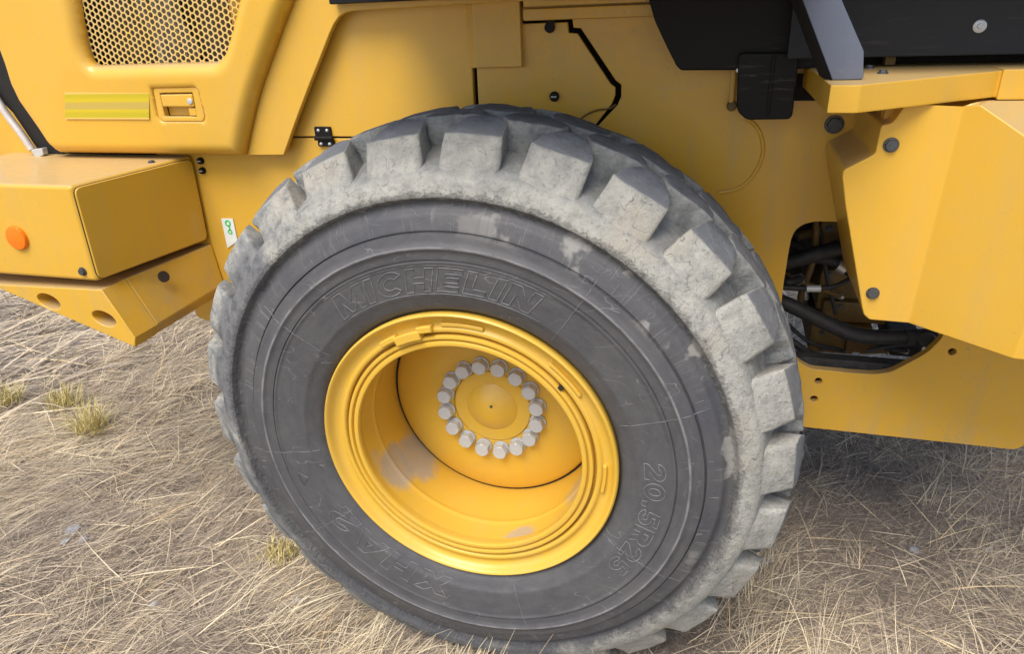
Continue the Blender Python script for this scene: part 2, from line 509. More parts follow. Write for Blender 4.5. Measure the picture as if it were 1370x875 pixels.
# ---------- tyre
YM = .235                                             # middle plane of the tyre
half = [(.350, .034), (.358, .030), (.364, .018), (.371, .008), (.380, .002), (.392, -.003), (.404, -.008), (.406, -.0095), (.412, -.010), (.43, -.0125), (.455, -.015), (.472, -.0165), (.478, -.017), (.4795, -.0185), (.482, -.0190), (.4845, -.0185), (.4855, -.0140), (.4872, -.0140), (.4882, -.0165), (.492, -.0170),
        (.498, -.0172), (.508, -.0185), (.511, -.0215), (.514, -.0225), (.517, -.0215), (.520, -.018), (.530, -.0165), (.540, -.0145), (.5425, -.0140), (.5435, -.0050), (.5455, -.0045), (.5470, -.0085), (.549, -.0085), (.556, -.006),
        (.566, -.0035), (.576, -.0005), (.580, .0015), (.5835, .007), (.588, .0115), (.594, .0145), (.600, .0145), (.605, .011), (.6085, .0045), (.612, .0005), (.618, .0005), (.628, .004), (.640, .009), (.650, .0152), (.656, .0200), (.661, .0275), (.665, .038), (.669, .052), (.673, .070), (.678, .090), (.684, .112), (.690, .135), (.693, .17), (.694, .20)]
prof = half + [(.695, YM)] + [(r, 2 * YM - y) for r, y in reversed(half)]
def tyre_disp(R, Y, th):
    # contact patch: flatten the bottom onto the ground and let the side wall bulge a little
    z = R * np.sin(th); x = R * np.cos(th)
    zn = np.maximum(z, -(ZC - .004))
    return np.hypot(x, zn), Y
tyre = lathe('tyre', prof, 420, M_TYRE, loader, ang=42, disp=tyre_disp)
tyre['label'] = 'worn black tyre, its shoulder and lugs caked in pale dried clay'

NL = 26
PITCH_A = 2 * math.pi / NL
PH1 = rad(85.8)
def lug_mesh(name, outline, y_front_shift, seed, rbase, rtop):
    """outline: (tangential, y) at the running surface; front vertices follow the shoulder cone"""
    rnd = random.Random(seed)
    outline = [(a + rnd.uniform(-.0045, .0045), yy + (rnd.uniform(-.005, .005) if yy > .08 else rnd.uniform(-.0008, .0008))) for a, yy in outline]
    bm = bmesh.new()
    top = [bm.verts.new((a, yy, 1.0)) for a, yy in outline]
    bot = []
    ca = sum(a for a, _ in outline) / len(outline); cy = sum(q for _, q in outline) / len(outline)
    for a, yy in outline:
        k = 1.16
        b_ = (ca + (a - ca) * k, yy if (y_front_shift and yy < .0705) else cy + (yy - cy) * k, 0.0)
        bot.append(bm.verts.new(b_))
    bm.faces.new(top)
    n = len(top)
    for i in range(n):
        bm.faces.new((top[i], bot[i], bot[(i + 1) % n], top[(i + 1) % n]))
    bmesh.ops.recalc_face_normals(bm, faces=bm.faces)
    # scale height to metres for the bevel
    H = rtop - rbase
    for v in bm.verts: v.co.z *= H
    ed = [e for e in bm.edges if not e.is_boundary]
    bmesh.ops.bevel(bm, geom=ed, offset=.0062, segments=3, affect='EDGES', profile=.5, clamp_overlap=True)
    bmesh.ops.triangulate(bm, faces=[f for f in bm.faces if len(f.verts) > 4])
    bmesh.ops.subdivide_edges(bm, edges=[e for e in bm.edges if e.calc_length() > .02], cuts=1, use_grid_fill=True)
    bmesh.ops.subdivide_edges(bm, edges=[e for e in bm.edges if e.calc_length() > .022], cuts=1, use_grid_fill=True)
    ymin = min(q for _, q in outline)
    ph = Vector((seed * 3.7, seed * 1.3, 0))
    for v in bm.verts:
        a, yy, h = v.co
        nn = noise.noise_vector(v.co * 28 + ph)
        n2 = noise.noise_vector(v.co * 75 + ph)
        a += nn.x * .0035 + n2.x * .0012; yy += (nn.y * .0030 + n2.y * .0012) * (1 if yy > .075 else max(.12, h / H)); h += nn.z * .002 + n2.z * .0008
        hh = h / H
        if y_front_shift:
            fr = max(0, min(1, (ymin + .05 - yy) / .05))          # 1 at the shoulder face
            yy += fr * (hh - 1) * y_front_shift
        # crown: running surface drops to the shoulder
        r = rbase + h - max(0, (abs(yy - YM) - .095)) * .30 * hh
        th = a / .745
        v.co = (r * math.sin(th), yy, r * math.cos(th))
    me = bpy.data.meshes.new(name)
    bmesh.ops.recalc_face_normals(bm, faces=bm.faces)
    bm.to_mesh(me); bm.free()
    smooth(me, 38)
    me.materials.append(M_TYRE)
    return me
shoulder_out = [(-.057, .0640), (-.012, .0625), (.053, .0630), (.060, .0690), (.058, .096), (.048, .124), (.028, .144), (-.004, .150), (-.034, .140), (-.054, .112), (-.062, .0700)]
centre_out = [(-.070, .176), (-.050, .142), (.0, .146), (.036, .163), (.058, .158), (.068, .180), (.066, .215), (.046, .242), (.0, .247), (-.046, .240), (-.068, .212)]
def mirror(o): return [(a, 2 * YM - q) for a, q in reversed(o)]
rows = [
    (0.0, [lug_mesh('shoulder_lug_mesh', shoulder_out, .049, s, .645, .749) for s in (1, 2, 3, 4, 21, 22, 23)]),
    (.5, [lug_mesh('centre_lug_mesh', centre_out, 0, s, .675, .748) for s in (5, 6, 7, 15)]),
    (.0, [lug_mesh('centre_lug_mesh', mirror(centre_out), 0, s, .675, .748) for s in (8, 9)]),
    (.5, [lug_mesh('shoulder_lug_mesh', mirror(shoulder_out), 0, s, .655, .745) for s in (10, 11)]),
]
rl = random.Random(5)
for ph, metas in rows:
    for k in range(NL):
        th = PH1 + (k + ph) * PITCH_A + rl.uniform(-.006, .006)
        me = metas[(k * 7 + k // 3) % len(metas)]
        rot = Matrix.Translation((0, 0, ZC)) @ Matrix.Rotation(math.pi / 2 - th, 4, 'Y')
        lo = min((rot @ v.co).z for v in me.vertices)
        if lo < .004:                                        # lugs in the contact patch are pressed flat
            me = me.copy()
            for v in me.vertices:
                g = rot @ v.co
                if g.z < .004: g.z = .004; v.co = rot.inverted() @ g
        o = bpy.data.objects.new('tread_lug', me)
        COL.objects.link(o); o.parent = tyre
        o.matrix_local = rot

# raised lettering on the side wall
def side_y(r):                                        # height of the side wall at radius r
    for (r0, y0), (r1, y1) in zip(half, half[1:]):
        if r0 <= r <= r1: return y0 + (y1 - y0) * (r - r0) / (r1 - r0)
    return 0
def arcp(cx, cy, rx, ry, a0, a1, n=12):
    return [(cx + rx * math.cos(rad(a0 + (a1 - a0) * i / n)), cy + ry * math.sin(rad(a0 + (a1 - a0) * i / n))) for i in range(n + 1)]
T = .25
GLYPH = {
    'M': (1.15, [[(0, 0), (0, 1), (.33, 1), (.575, .42), (.82, 1), (1.15, 1), (1.15, 0), (.9, 0), (.9, .58), (.66, .06), (.49, .06), (.25, .58), (.25, 0)]]),
    'I': (.28, [[(0, 0), (0, 1), (.28, 1), (.28, 0)]]),
    'C': (.9, [arcp(.5, .5, .5, .5, 42, 318, 22) + arcp(.5, .5, .24, .25, 312, 48, 16)]),
    'H': (.9, [[(0, 0), (0, 1), (.27, 1), (.27, .62), (.63, .62), (.63, 1), (.9, 1), (.9, 0), (.63, 0), (.63, .38), (.27, .38), (.27, 0)]]),
    'E': (.78, [[(0, 0), (0, 1), (.78, 1), (.78, .77), (.27, .77), (.27, .61), (.7, .61), (.7, .39), (.27, .39), (.27, .23), (.78, .23), (.78, 0)]]),
    'L': (.74, [[(0, 0), (0, 1), (.27, 1), (.27, .24), (.74, .24), (.74, 0)]]),
    'N': (.95, [[(0, 0), (0, 1), (.28, 1), (.68, .42), (.68, 1), (.95, 1), (.95, 0), (.67, 0), (.27, .58), (.27, 0)]]),
    'X': (1.0, [[(0, 0), (.33, .5), (0, 1), (.33, 1), (.5, .73), (.67, 1), (1, 1), (.67, .5), (1, 0), (.67, 0), (.5, .27), (.33, 0)]]),
    'A': (1.0, [[(0, 0), (.36, 1), (.64, 1), (1, 0), (.73, 0), (.66, .2), (.34, .2), (.27, 0)], [(.41, .4), (.59, .4), (.5, .68)]]),
    '0': (.78, [arcp(.39, .5, .39, .5, 0, 350, 24), arcp(.39, .5, .16, .27, 0, 350, 18)]),
    '2': (.76, [[(0, 0), (.02, .2), (.44, .55)] + arcp(.37, .68, .13, .11, -40, 175, 8) + [(.0, .66)] + arcp(.38, .68, .38, .32, 170, -45, 14) + [(.36, .22), (.76, .22), (.76, 0)]]),
    '5': (.76, [[(.04, .27), (.25, .29)] + arcp(.36, .33, .15, .12, 200, 500, 12) + [(.06, .44), (.12, 1), (.70, 1), (.70, .8), (.32, .8), (.30, .63)] + arcp(.37, .33, .38, .33, 85, -160, 16)]),
    'R': (.9, [[(0, 0), (0, 1), (.5, 1)] + arcp(.52, .69, .34, .31, 90, -60, 12) + [(.9, 0), (.6, 0), (.42, .36), (.27, .36), (.27, 0)], [(.27, .8), (.48, .8), (.58, .69), (.48, .57), (.27, .57)]]),
    '.': (.24, [[(0, 0), (0, .24), (.24, .24), (.24, 0)]]),
}
def lettering(text, r0, h, a_start, a_end, shear=0.0, name='raised_lettering', wd=.00105):
    """block letters, each as a raised outline bent round the side wall"""
    x = 0; loops = []
    for ch in text:
        wd_, polys = GLYPH[ch]
        for pl_ in polys: loops.append([(x + a + shear * b_, b_) for a, b_ in pl_])
        x += wd_ + .16
    x1 = x - .16 + shear
    bm = bmesh.new()
    for pl_ in loops:
        pts = []
        for (a, b_), (c, d) in zip(pl_, pl_[1:] + pl_[:1]):
            k = max(1, int(math.hypot(c - a, d - b_) / .15))
            for j in range(k):
                u, v = a + (c - a) * j / k, b_ + (d - b_) * j / k
                th = a_start + (a_end - a_start) * u / x1; r = r0 + h * v
                pts.append(Vector((r * math.cos(th), side_y(r) - .0005, ZC + r * math.sin(th))))
        pts.append(pts[0])
        tube_bm(bm, pts, wd, 5)
    return from_bm(name, bm, M_LETTER, tyre, 60)
lettering('MICHELIN', .417, .053, rad(127), rad(64), .22)
lettering('20.5R25', .418, .046, rad(7), rad(-36))
lettering('XHA2', .392, .060, rad(-98), rad(-150), .12)
def arc_ridge(name, r, a0, a1, wd, mat, parent, y=None, n=60):
    bm = bmesh.new()
    pts = [Vector((r * math.cos(a0 + (a1 - a0) * i / n), side_y(r) - .0004 if y is None else y, ZC + r * math.sin(a0 + (a1 - a0) * i / n))) for i in range(n + 1)]
    tube_bm(bm, pts, wd, 6)
    return from_bm(name, bm, mat, parent, 60)
arc_ridge('raised_border', .4765, rad(128), rad(62), .0008, M_LETTER, tyre)
arc_ridge('raised_border', .411, rad(126), rad(62), .0008, M_LETTER, tyre)
# radial mould vents and marks
def radial_mark(a, r0, r1, wd=.0007):
    n = 14
    pts = [Vector(((r0 + (r1 - r0) * i / n) * math.cos(a), side_y(r0 + (r1 - r0) * i / n) - .0003, ZC + (r0 + (r1 - r0) * i / n) * math.sin(a))) for i in range(n + 1)]
    bm = bmesh.new(); tube_bm(bm, pts, wd, 5)
    return from_bm('mould_mark', bm, M_LETTER, tyre, 60)
for a in (56, 20, -28, -74, -146, 186, 143): radial_mark(rad(a), .385, .575)
rm = random.Random(8)
for k in range(34):
    radial_mark(2 * math.pi * (k + rm.uniform(-.35, .35)) / 34, .549 + rm.uniform(0, .006), .574 - rm.uniform(-.002, .012), rm.uniform(.0004, .0008))
bmt = bmesh.new()
tp = [Vector((r_ * math.cos(a_), side_y(r_) - .0005, ZC + r_ * math.sin(a_))) for r_, a_ in ((.44, rad(196)), (.462, rad(193.5)), (.462, rad(198.5)), (.44, rad(196)))]
tube_bm(bmt, tp, .0008, 5)
from_bm('wear_mark', bmt, M_LETTER, tyre, 60)

# ---------- rim
rim = lathe('rim', [(.352, .045), (.358, .030), (.3605, .012), (.3605, .004), (.359, .0005), (.356, -.0012), (.353, .0), (.350, .004), (.347, .010), (.343, .016), (.338, .0195), (.332, .0215), (.326, .022), (.3235, .0205), (.321, .016), (.318, .0145), (.312, .0145), (.3095, .017), (.3085, .024), (.3075, .034), (.3035, .034), (.3030, .022)], 200, M_YELR, loader, ang=50)
rim['label'] = 'yellow steel rim with a deep dished centre'
lathe('lock_ring', [(.3028, .030), (.3025, .017), (.301, .0135), (.2975, .0125), (.294, .0135), (.2925, .017), (.2915, .0225), (.2895, .0225), (.2885, .017), (.2865, .0145), (.2815, .0135), (.2775, .0145), (.2755, .018), (.2755, .024), (.2775, .032), (.2795, .045)], 200, M_YELR, rim, ang=40)
lathe('rim_barrel', [(.2792, .040), (.2805, .07), (.2815, .095), (.2812, .103), (.2795, .108), (.2795, .113), (.2815, .118), (.2825, .124), (.2845, .17), (.2862, .22), (.2875, .252), (.2875, .275), (.2875, .40)], 200, M_BARREL, rim, ang=40)
lathe('rim_seam', [(.288, .2605), (.2815, .2625), (.2795, .266), (.279, .272)], 160, M_LINE, rim, ang=40)
lathe('wheel_disc', [(.2815, .285), (.2815, .2615), (.2795, .2555), (.275, .2515), (.262, .2455), (.24, .2375), (.215, .2305), (.19, .2265), (.17, .2245), (.145, .2235), (.1065, .2235), (.1052, .2250), (.1045, .2290), (.1035, .2290)], 200, M_YELR, rim, ang=40)
hub = lathe('hub_cover', [(.1038, .2285), (.1030, .2250), (.1015, .2237), (.098, .2232), (.0685, .2232), (.0670, .2218), (.058, .2160), (.046, .2090), (.034, .2030), (.022, .1990), (.012, .1972), (.0005, .1965)], 120, M_YELR, rim, ang=14)
bmn = bmesh.new()
bmesh.ops.create_uvsphere(bmn, u_segments=14, v_segments=8, radius=.0042, matrix=Matrix.Translation((.006, .1985, ZC + .016)))
from_bm('grease_nipple', bmn, M_BOLT, rim)
lathe('nipple_boss', [(.013, .2065), (.012, .2002), (.010, .1990), (.0004, .1986)], 32, M_YELR, rim, c=(.006, 0, ZC + .016), ang=30)

def bolt_mesh(name, rf, flats, hh, wash):
    """hex head with washer; axis -Y, base at y=0"""
    bm = bmesh.new()
    n = 28
    def ring(r, y, k=n): return [bm.verts.new((r * math.cos(2 * math.pi * i / k), y, r * math.sin(2 * math.pi * i / k))) for i in range(k)]
    prev = ring(rf, 0)
    for r, y in ((rf, -wash), (rf * .965, -wash - .0012), (flats * .9, -wash - .0014)):
        cur = ring(r, y)
        for i in range(n): bm.faces.new((prev[i], prev[(i + 1) % n], cur[(i + 1) % n], cur[i]))
        prev = cur
    R6 = flats / math.cos(math.pi / 6)
    k = 36
    def hexring(s, y, blend=0):
        out = []
        for i in range(k):
            a = 2 * math.pi * i / k
            hx = flats / math.cos((a % (math.pi / 3)) - math.pi / 6)
            r = (hx * (1 - blend) + min(hx, flats * 1.02) * blend) * s
            out.append(bm.verts.new((r * math.cos(a), y, r * math.sin(a))))
        return out
    h0 = hexring(1, -wash - .0008)
    for s, y, bl in ((1, -hh + .004, 0), (1, -hh + .0022, .45), (.975, -hh + .0004, 1), (.95, -hh, 1), (.9, -hh, 1)):
        h1 = hexring(s, y, bl)
        for i in range(k): bm.faces.new((h0[i], h0[(i + 1) % k], h1[(i + 1) % k], h1[i]))
        h0 = h1
    bm.faces.new(h0)
    bmesh.ops.recalc_face_normals(bm, faces=bm.faces)
    me = bpy.data.meshes.new(name); bm.to_mesh(me); bm.free(); smooth(me, 30)
    return me
bme = bolt_mesh('wheel_bolt_mesh', .0222, .0178, .0265, .0045); bme.materials.append(M_SILV)
rb = random.Random(3)
for k in range(16):
    a = rad(9.6 + 22.5 * k)
    o = bpy.data.objects.new('wheel_bolt', bme); COL.objects.link(o); o.parent = rim
    o.location = (.126 * math.cos(a), .2230, ZC + .126 * math.sin(a)); o.rotation_euler = (0, rb.uniform(0, 1.04), 0)

def arc_block(name, r0, r1, a0, a1, y0, y1, mat, parent, bev=.0025, n=10):
    A, B = [], []
    ringf = []
    V = []; F = []
    for i in range(n + 1):
        a = a0 + (a1 - a0) * i / n
        for r in (r0, r1):
            for y in (y0, y1): V.append((r * math.cos(a), y, ZC + r * math.sin(a)))
    for i in range(n):
        b0, b1 = i * 4, i * 4 + 4
        F += [(b0, b0 + 2, b1 + 2, b1), (b0 + 1, b1 + 1, b1 + 3, b0 + 3), (b0, b1, b1 + 1, b0 + 1), (b0 + 2, b0 + 3, b1 + 3, b1 + 2)]
    F += [(0, 1, 3, 2), (n * 4, n * 4 + 2, n * 4 + 3, n * 4 + 1)]
    o = mesh(name, V, F, mat, parent, 40)
    return bevel_mod(o, bev, 2)
arc_block('ring_clasp', .3145, .3285, rad(124), rad(116), .004, .03, M_YELR, rim)
arc_block('ring_clasp', .3020, .3235, rad(117.2), rad(105), .001, .03, M_YELR, rim)
arc_block('ring_clasp', .3150, .3310, rad(106), rad(99.5), .003, .03, M_YELR, rim)
arc_block('ring_pad', .3240, .3330, rad(96), rad(79), .013, .03, M_YELR, rim, .002)
arc_block('ring_pad', .3240, .3320, rad(51), rad(34), .013, .03, M_YELR, rim, .002)
arc_block('ring_pad', .3240, .3320, rad(2), rad(-11), .013, .03, M_YELR, rim, .002)
arc_block('ring_notch', .300, .3075, rad(42), rad(40), .0115, .03, M_LINE, rim, .0005, 3)

# ---------- far wheel, hub and axle (hidden behind the machine, seen only from lower down)
FARY = 2.55
def mirror_copy(o, parent):
    c = o.copy(); COL.objects.link(c); c.parent = parent
    return c
far = mirror_copy(tyre, loader); far.scale = (1, -1, 1); far.location = (0, FARY, 0)
farr = mirror_copy(rim, loader); farr.scale = (1, -1, 1); farr.location = (0, FARY, 0)
lathe('axle_housing', [(.05, .24), (.10, .245), (.13, .30), (.15, .42), (.17, .56), (.15, .7), (.13, .9), (.20, 1.1), (.24, 1.275), (.20, 1.45), (.13, 1.65), (.15, 1.85), (.17, 2.0), (.13, 2.25), (.05, 2.31)], 48, M_BRN, loader, ang=50)

# ---------- main frame side plates (front face at y = .55)
YB = .55
def W(pts, y=YB): return XZ(pts, y)
# rear part of the frame: below the hinge seam, left of the tyre
zs = PY(425, 183.5, YB).z                               # hinge seam height
fl = fillet([(-1.16, .72), (-.98, .66), (-.72, .72), (.12, .74), (.12, zs - .002), (-1.16, zs - .002)], .01)
plate('frame_side_plate', fl, YB, .025, M_YEL, loader, bev=.0025)
# front part with the cut-out, right of the tyre
gap_out = [(699.5, 31), (759.5, 28.8), (761.5, 43), (773, 44.2), (817.5, 112), (823.3, 116), (823.3, 127), (818.5, 139)]   # inner rim of the gap (cover side)
gap_in = [(697.7, 24.5), (765.5, 22.5), (767, 36.5), (777, 37.2), (823.5, 107), (831, 113), (831, 129), (826, 140)]        # outer rim (frame side)
hole_px = [(1125, 297), (1090, 296.5), (1076, 299.5), (1065, 307), (1059, 318), (1056, 332), (1048, 382), (1044, 420), (1048, 452), (1058, 474), (1072, 487), (1086, 494), (1150, 500), (1172, 501), (1192, 498), (1240, 473), (1259, 454), (1266, 440), (1266, 297)]
hole = fillet(W(hole_px), [0, .0] + [.012] * 13 + [.02, .02, .02, 0], 3)
zb = ZC - .160
frame_pts = W(gap_in) + [(.205, PY(826, 140, YB).z - .04), (.125, PY(785, 152, YB).z - .02), (.125, .745), (.30, .70), (.42, zb + .02), (.50, zb)]
frame_pts += fillet([(.50, zb), (1.335, zb), (1.36, 1.50)], .0)[1:]
frame_pts = W(gap_in) + [(.215, 1.36), (.125, 1.33), (.125, .75), (.36, .68), (.45, zb)]
frc = fillet([(1.0, zb), (1.338, zb), (1.372, 1.0)], .035)
frame_pts += [q for q in frc if q[0] > 1.25] + [(1.385, 1.645), (1.0, 1.645)]
tl = PY(697.7, 8, YB)
frame_pts += [(.80, 1.645), (tl.x, 1.645)]
small = [circ((PY(a, b, YB).x, PY(a, b, YB).z), .0095, 16) for a, b in ((1095, 510), (1089, 534), (1274, 471))]
plate('frame_side_plate', frame_pts, YB, .025, M_YELD, loader, holes=[hole] + small, bev=.002)

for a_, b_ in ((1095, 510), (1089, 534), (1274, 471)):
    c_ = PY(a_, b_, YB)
    plate('hole_shade', circ((c_.x, c_.z), .016, 14), YB + .028, .004, M_DARK, loader, bev=.0005)  # dark disc gives each open hole its shade
# cover behind the tyre top with two latches
cov = W([(639.5, 93)]) + W(gap_out[:1]) + W(gap_out[1:])
cov = [(PY(638.5, 92, YB).x, PY(638.5, 40, YB).z)] + W(gap_out) + [(.195, 1.345), (.11, 1.33), (.11, .75), (PY(638.5, 136, YB).x + .002, .75)]
plate('side_cover', cov, YB - .004, .012, M_YELD, loader, bev=.0025)
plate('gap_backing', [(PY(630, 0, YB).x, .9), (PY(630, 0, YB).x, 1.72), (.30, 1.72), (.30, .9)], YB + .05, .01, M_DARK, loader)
def knob(name, px, py, y, r, h, mat, parent, slot=None):
    c = PY(px, py, y)
    o = lathe(name, [(r * 1.0, .002), (r, -h * .5), (r * .93, -h * .85), (r * .8, -h), (.0004, -h * 1.02)], 28, mat, parent, c=tuple(c), ang=40)
    if slot:
        s = box('slot_glint', c.x - r * .55, c.x + r * .55, c.y - h * 1.02 - .002, c.y - h * .9, c.z - r * .14, c.z + r * .14, slot, o, .0004)
        s.rotation_euler = (0, 0, 0)
    return o
k1 = knob('cover_latch', 736, 36, YB - .004, .0125, .014, M_BLK, loader)
plate('latch_tab', fillet(W([(731, 26), (742, 26), (741, 37), (736.5, 45), (731.5, 37)], YB - .016), .003), YB - .018, .006, M_BLK, loader, bev=.001)
knob('cover_latch', 742, 128.5, YB - .004, .0125, .010, M_BLK, loader, M_SILV)
# thin cable hanging from the cover
tube('cable', [PY(824, 139, .545), PY(815, 145, .54), PY(800, 147, .538), PY(783, 154, .54), PY(765, 170, .545)], .0022, M_BRN, loader, sides=8)

# upper engine side panel, left of the seam
pa = [(PY(340, 183, YB).x, zs + .003), (PY(636.5, 183, YB).x, zs + .003), (PY(634.6, 60, YB).x, 1.96), (PY(340, 183, YB).x, 1.96)]
plate('engine_side_panel', pa, YB - .003, .02, M_YEL, loader, bev=.003)
# raised rectangular plate with chamfered left edge
zt, zl = PY(660, -40, .525).z, PY(660, 90, .525).z
xl0, xl1, xr = PY(624.5, 60, .548).x, PY(635.5, 60, .525).x, PY(697, 60, .525).x
V = [(xl0, .549, zl - .002), (xl1, .525, zl), (xr, .525, zl), (xr, .549, zl), (xl0, .549, zt), (xl1, .525, zt), (xr, .525, zt), (xr, .549, zt)]
F = [(0, 1, 5, 4), (1, 2, 6, 5), (2, 3, 7, 6), (0, 3, 2, 1), (4, 5, 6, 7)]
bevel_mod(mesh('raised_plate', V, F, M_YELD, loader), .002, 2)
# dusty ledge of the platform over the frame
lz0, lz1 = PY(760, 25.5, .52).z, PY(760, 9, .52).z
box('platform_ledge', PY(699.5, 20, .52).x, PY(900, 20, .52).x + .05, .52, .60, lz0, lz1, M_YELD, loader, .004)
box('platform_ledge', PY(699.5, 5, .505).x, PY(900, 5, .505).x + .05, .505, .60, lz1 + .004, lz1 + .06, M_YELD, loader, .004)

# hinge
hc = [(422.7, 168.7), (444, 168.7), (446.6, 194.7), (426.5, 194.7)]
hx0, hx1 = PY(424, 180, YB).x, PY(445.5, 180, YB).x
hz1, hz0 = PY(434, 168.5, YB).z, PY(434, 195, YB).z
hinge = plate('hinge', fillet([(hx0, zs + .004), (hx1, zs + .004), (hx1, hz1), (hx0, hz1)], .004), YB - .011, .008, M_BLK, loader, bev=.0015)
plate('hinge_leaf', fillet([(hx0 + .004, hz0), (hx1 + .004, hz0), (hx1 + .004, zs - .004), (hx0 + .004, zs - .004)], .004), YB - .009, .008, M_BLK, hinge, bev=.0015)
tube('hinge_knuckle', [(hx0, YB - .012, zs), (hx1 + .004, YB - .012, zs)], .0065, M_BLK, hinge, sm=False)
for a, b in ((.25, .68), (.78, .68), (.3, -.68), (.83, -.68)):
    zz_ = zs + b * (hz1 - zs) if b > 0 else zs + b * (zs - hz0)
    lathe('rivet', [(.0052, .002), (.0045, -.001), (.0025, -.0025), (.0003, -.003)], 14, M_SILV, hinge, c=(hx0 + a * (hx1 - hx0), YB - .011, zz_), ang=60)

# ---------- engine hood
YH = .46
RE = [(318.5, 209.5), (324, 180), (331, 148), (338, 122), (347, 95), (356.5, 68.5), (368, 36), (382, 0)]
right_edge = XZ(RE, YH)
dx = (right_edge[-1][0] - right_edge[-3][0]) / (right_edge[-1][1] - right_edge[-3][1])
ztop = 1.98
right_edge.append((right_edge[-1][0] + dx * (ztop - right_edge[-1][1]) * .9, ztop))
left_edge = XZ([(0, 86), (8, 112), (20, 137), (32, 154), (46, 174), (60, 195), (73, 206.5)], YH)
dl = (left_edge[0][0] - left_edge[2][0]) / (left_edge[0][1] - left_edge[2][1])
left_edge = [(left_edge[0][0] + dl * (ztop - left_edge[0][1]) * .8, ztop)] + left_edge
hood_out = left_edge + right_edge
gr = [(100, 0), (106, 34), (111.4, 64), (121.5, 88.3), (288.5, 83.4), (297.5, 71), (307, 38), (316, 0)]
grw = XZ(gr, YH)
gtop = 1.86
def ext(a, b, z): return (a[0] + (a[0] - b[0]) / (a[1] - b[1]) * (z - a[1]), z)
gpoly = [ext(grw[0], grw[1], gtop)] + grw + [ext(grw[-1], grw[-2], gtop)]
cxg = sum(q[0] for q in gpoly) / len(gpoly); czg = sum(q[1] for q in gpoly) / len(gpoly)
def grow(poly, d):
    out = []
    for i in range(len(poly)):
        a, b, c = Vector(poly[i - 1]), Vector(poly[i]), Vector(poly[(i + 1) % len(poly)])
        n1 = Vector((-(b - a).y, (b - a).x)).normalized(); n2 = Vector((-(c - b).y, (c - b).x)).normalized()
        n = (n1 + n2).normalized(); k = d / max(.4, n.dot(n1))
        s = 1 if n.dot(b - Vector((cxg, czg))) > 0 else -1
        out.append(tuple(b + n * k * s))
    return out
gp_f = fillet(gpoly, .03, 5)
gp_out = grow(gp_f, .032)
# handle recess opening
hp = fillet(XZ([(205.7, 117.2), (260.5, 115.7), (266.5, 120), (275, 156), (272.5, 162), (219.5, 162), (213, 156)], YH), .006, 3)
rec = fillet(XZ([(214.6, 124), (258.6, 123.2), (264.5, 155.5), (221.7, 155.5)], YH), .004, 3)

from mathutils.geometry import delaunay_2d_cdt
def seg_dist(P, poly):
    A_ = np.array(poly); B_ = np.roll(A_, -1, 0); D = B_ - A_
    best = np.full(len(P), 9.0)
    for a_, d_ in zip(A_, D):
        L2 = max(d_ @ d_, 1e-12); t = np.clip(((P - a_) @ d_) / L2, 0, 1)
        best = np.minimum(best, np.hypot(*(P - a_ - t[:, None] * d_).T))
    return best
def inpoly(P, poly):
    c = np.zeros(len(P), bool); n = len(poly)
    for i in range(n):
        (x1, z1), (x2, z2) = poly[i], poly[i - 1]
        if z1 == z2: continue
        c ^= ((z1 > P[:, 1]) != (z2 > P[:, 1])) & (P[:, 0] < (x2 - x1) * (P[:, 1] - z1) / (z2 - z1) + x1)
    return c
def dens_poly(poly, d):
    out = []
    for i in range(len(poly)):
        a_, b_ = Vector(poly[i]), Vector(poly[(i + 1) % len(poly)]); k = max(1, int((b_ - a_).length / d))
        out += [tuple(a_.lerp(b_, j / k)) for j in range(k)]
    return out
def pressed_sheet(name, outer, holes, y0, depth, redge, hole_r, mat, parent, step=.008, bulge=.02):
    loops = [dens_poly(outer, step)] + [dens_poly(h, step) for h in holes]
    V = []; E = []
    for lp_ in loops:
        b0 = len(V); n = len(lp_); V += lp_; E += [(b0 + i, b0 + (i + 1) % n) for i in range(n)]
    O = np.array(outer); xs = np.arange(O[:, 0].min(), O[:, 0].max(), step); zs_ = np.arange(O[:, 1].min(), O[:, 1].max(), step)
    G = np.array([(x + (step / 2 if j % 2 else 0), z) for j, z in enumerate(zs_) for x in xs])
    ok = inpoly(G, loops[0]) & (seg_dist(G, loops[0]) > step * .45)
    for h in loops[1:]: ok &= ~inpoly(G, h) & (seg_dist(G, h) > step * .45)
    V = [Vector(v) for v in V] + [Vector(v) for v in G[ok]]
    vo, eo, fo, *_ = delaunay_2d_cdt(V, E, [], 1, 1e-6)
    P = np.array([tuple(v) for v in vo]); cen = np.array([P[list(f)].mean(0) for f in fo])
    keep = inpoly(cen, loops[0])
    for h in loops[1:]: keep &= ~inpoly(cen, h)
    d = seg_dist(P, loops[0]); Y = np.full(len(P), y0, float)
    e = np.clip(1 - d / redge, 0, 1); Y += depth * (1 - np.sqrt(1 - e ** 2 * .96)) / (1 - math.sqrt(.04))
    for h, (rr, dd) in zip(loops[1:], hole_r):
        e = np.clip(1 - seg_dist(P, h) / rr, 0, 1); Y += dd * (1 - np.sqrt(1 - e ** 2 * .96)) / (1 - math.sqrt(.04))
    zc_ = (O[:, 1].min() + O[:, 1].max()) / 2
    Y -= bulge * np.clip(d / .25, 0, 1) * (1 - .3 * np.abs(P[:, 1] - zc_))
    VV = [(x, y, z) for (x, z), y in zip(P, Y)]
    FF = [tuple(f) for f, k in zip(fo, keep) if k]
    o = mesh(name, VV, FF, mat, parent, 50)
    # make the sheet face outwards
    m_ = o.modifiers.new('solid', 'SOLIDIFY'); m_.thickness = .004; m_.offset = 0
    return o
hood = pressed_sheet('engine_hood', hood_out, [gp_f, hp], YH, .04, .034, [(.036, .034), (.006, .006)], M_YEL, loader, bulge=.012)
hood['label'] = 'yellow engine hood panel with a perforated grille and recessed latch'
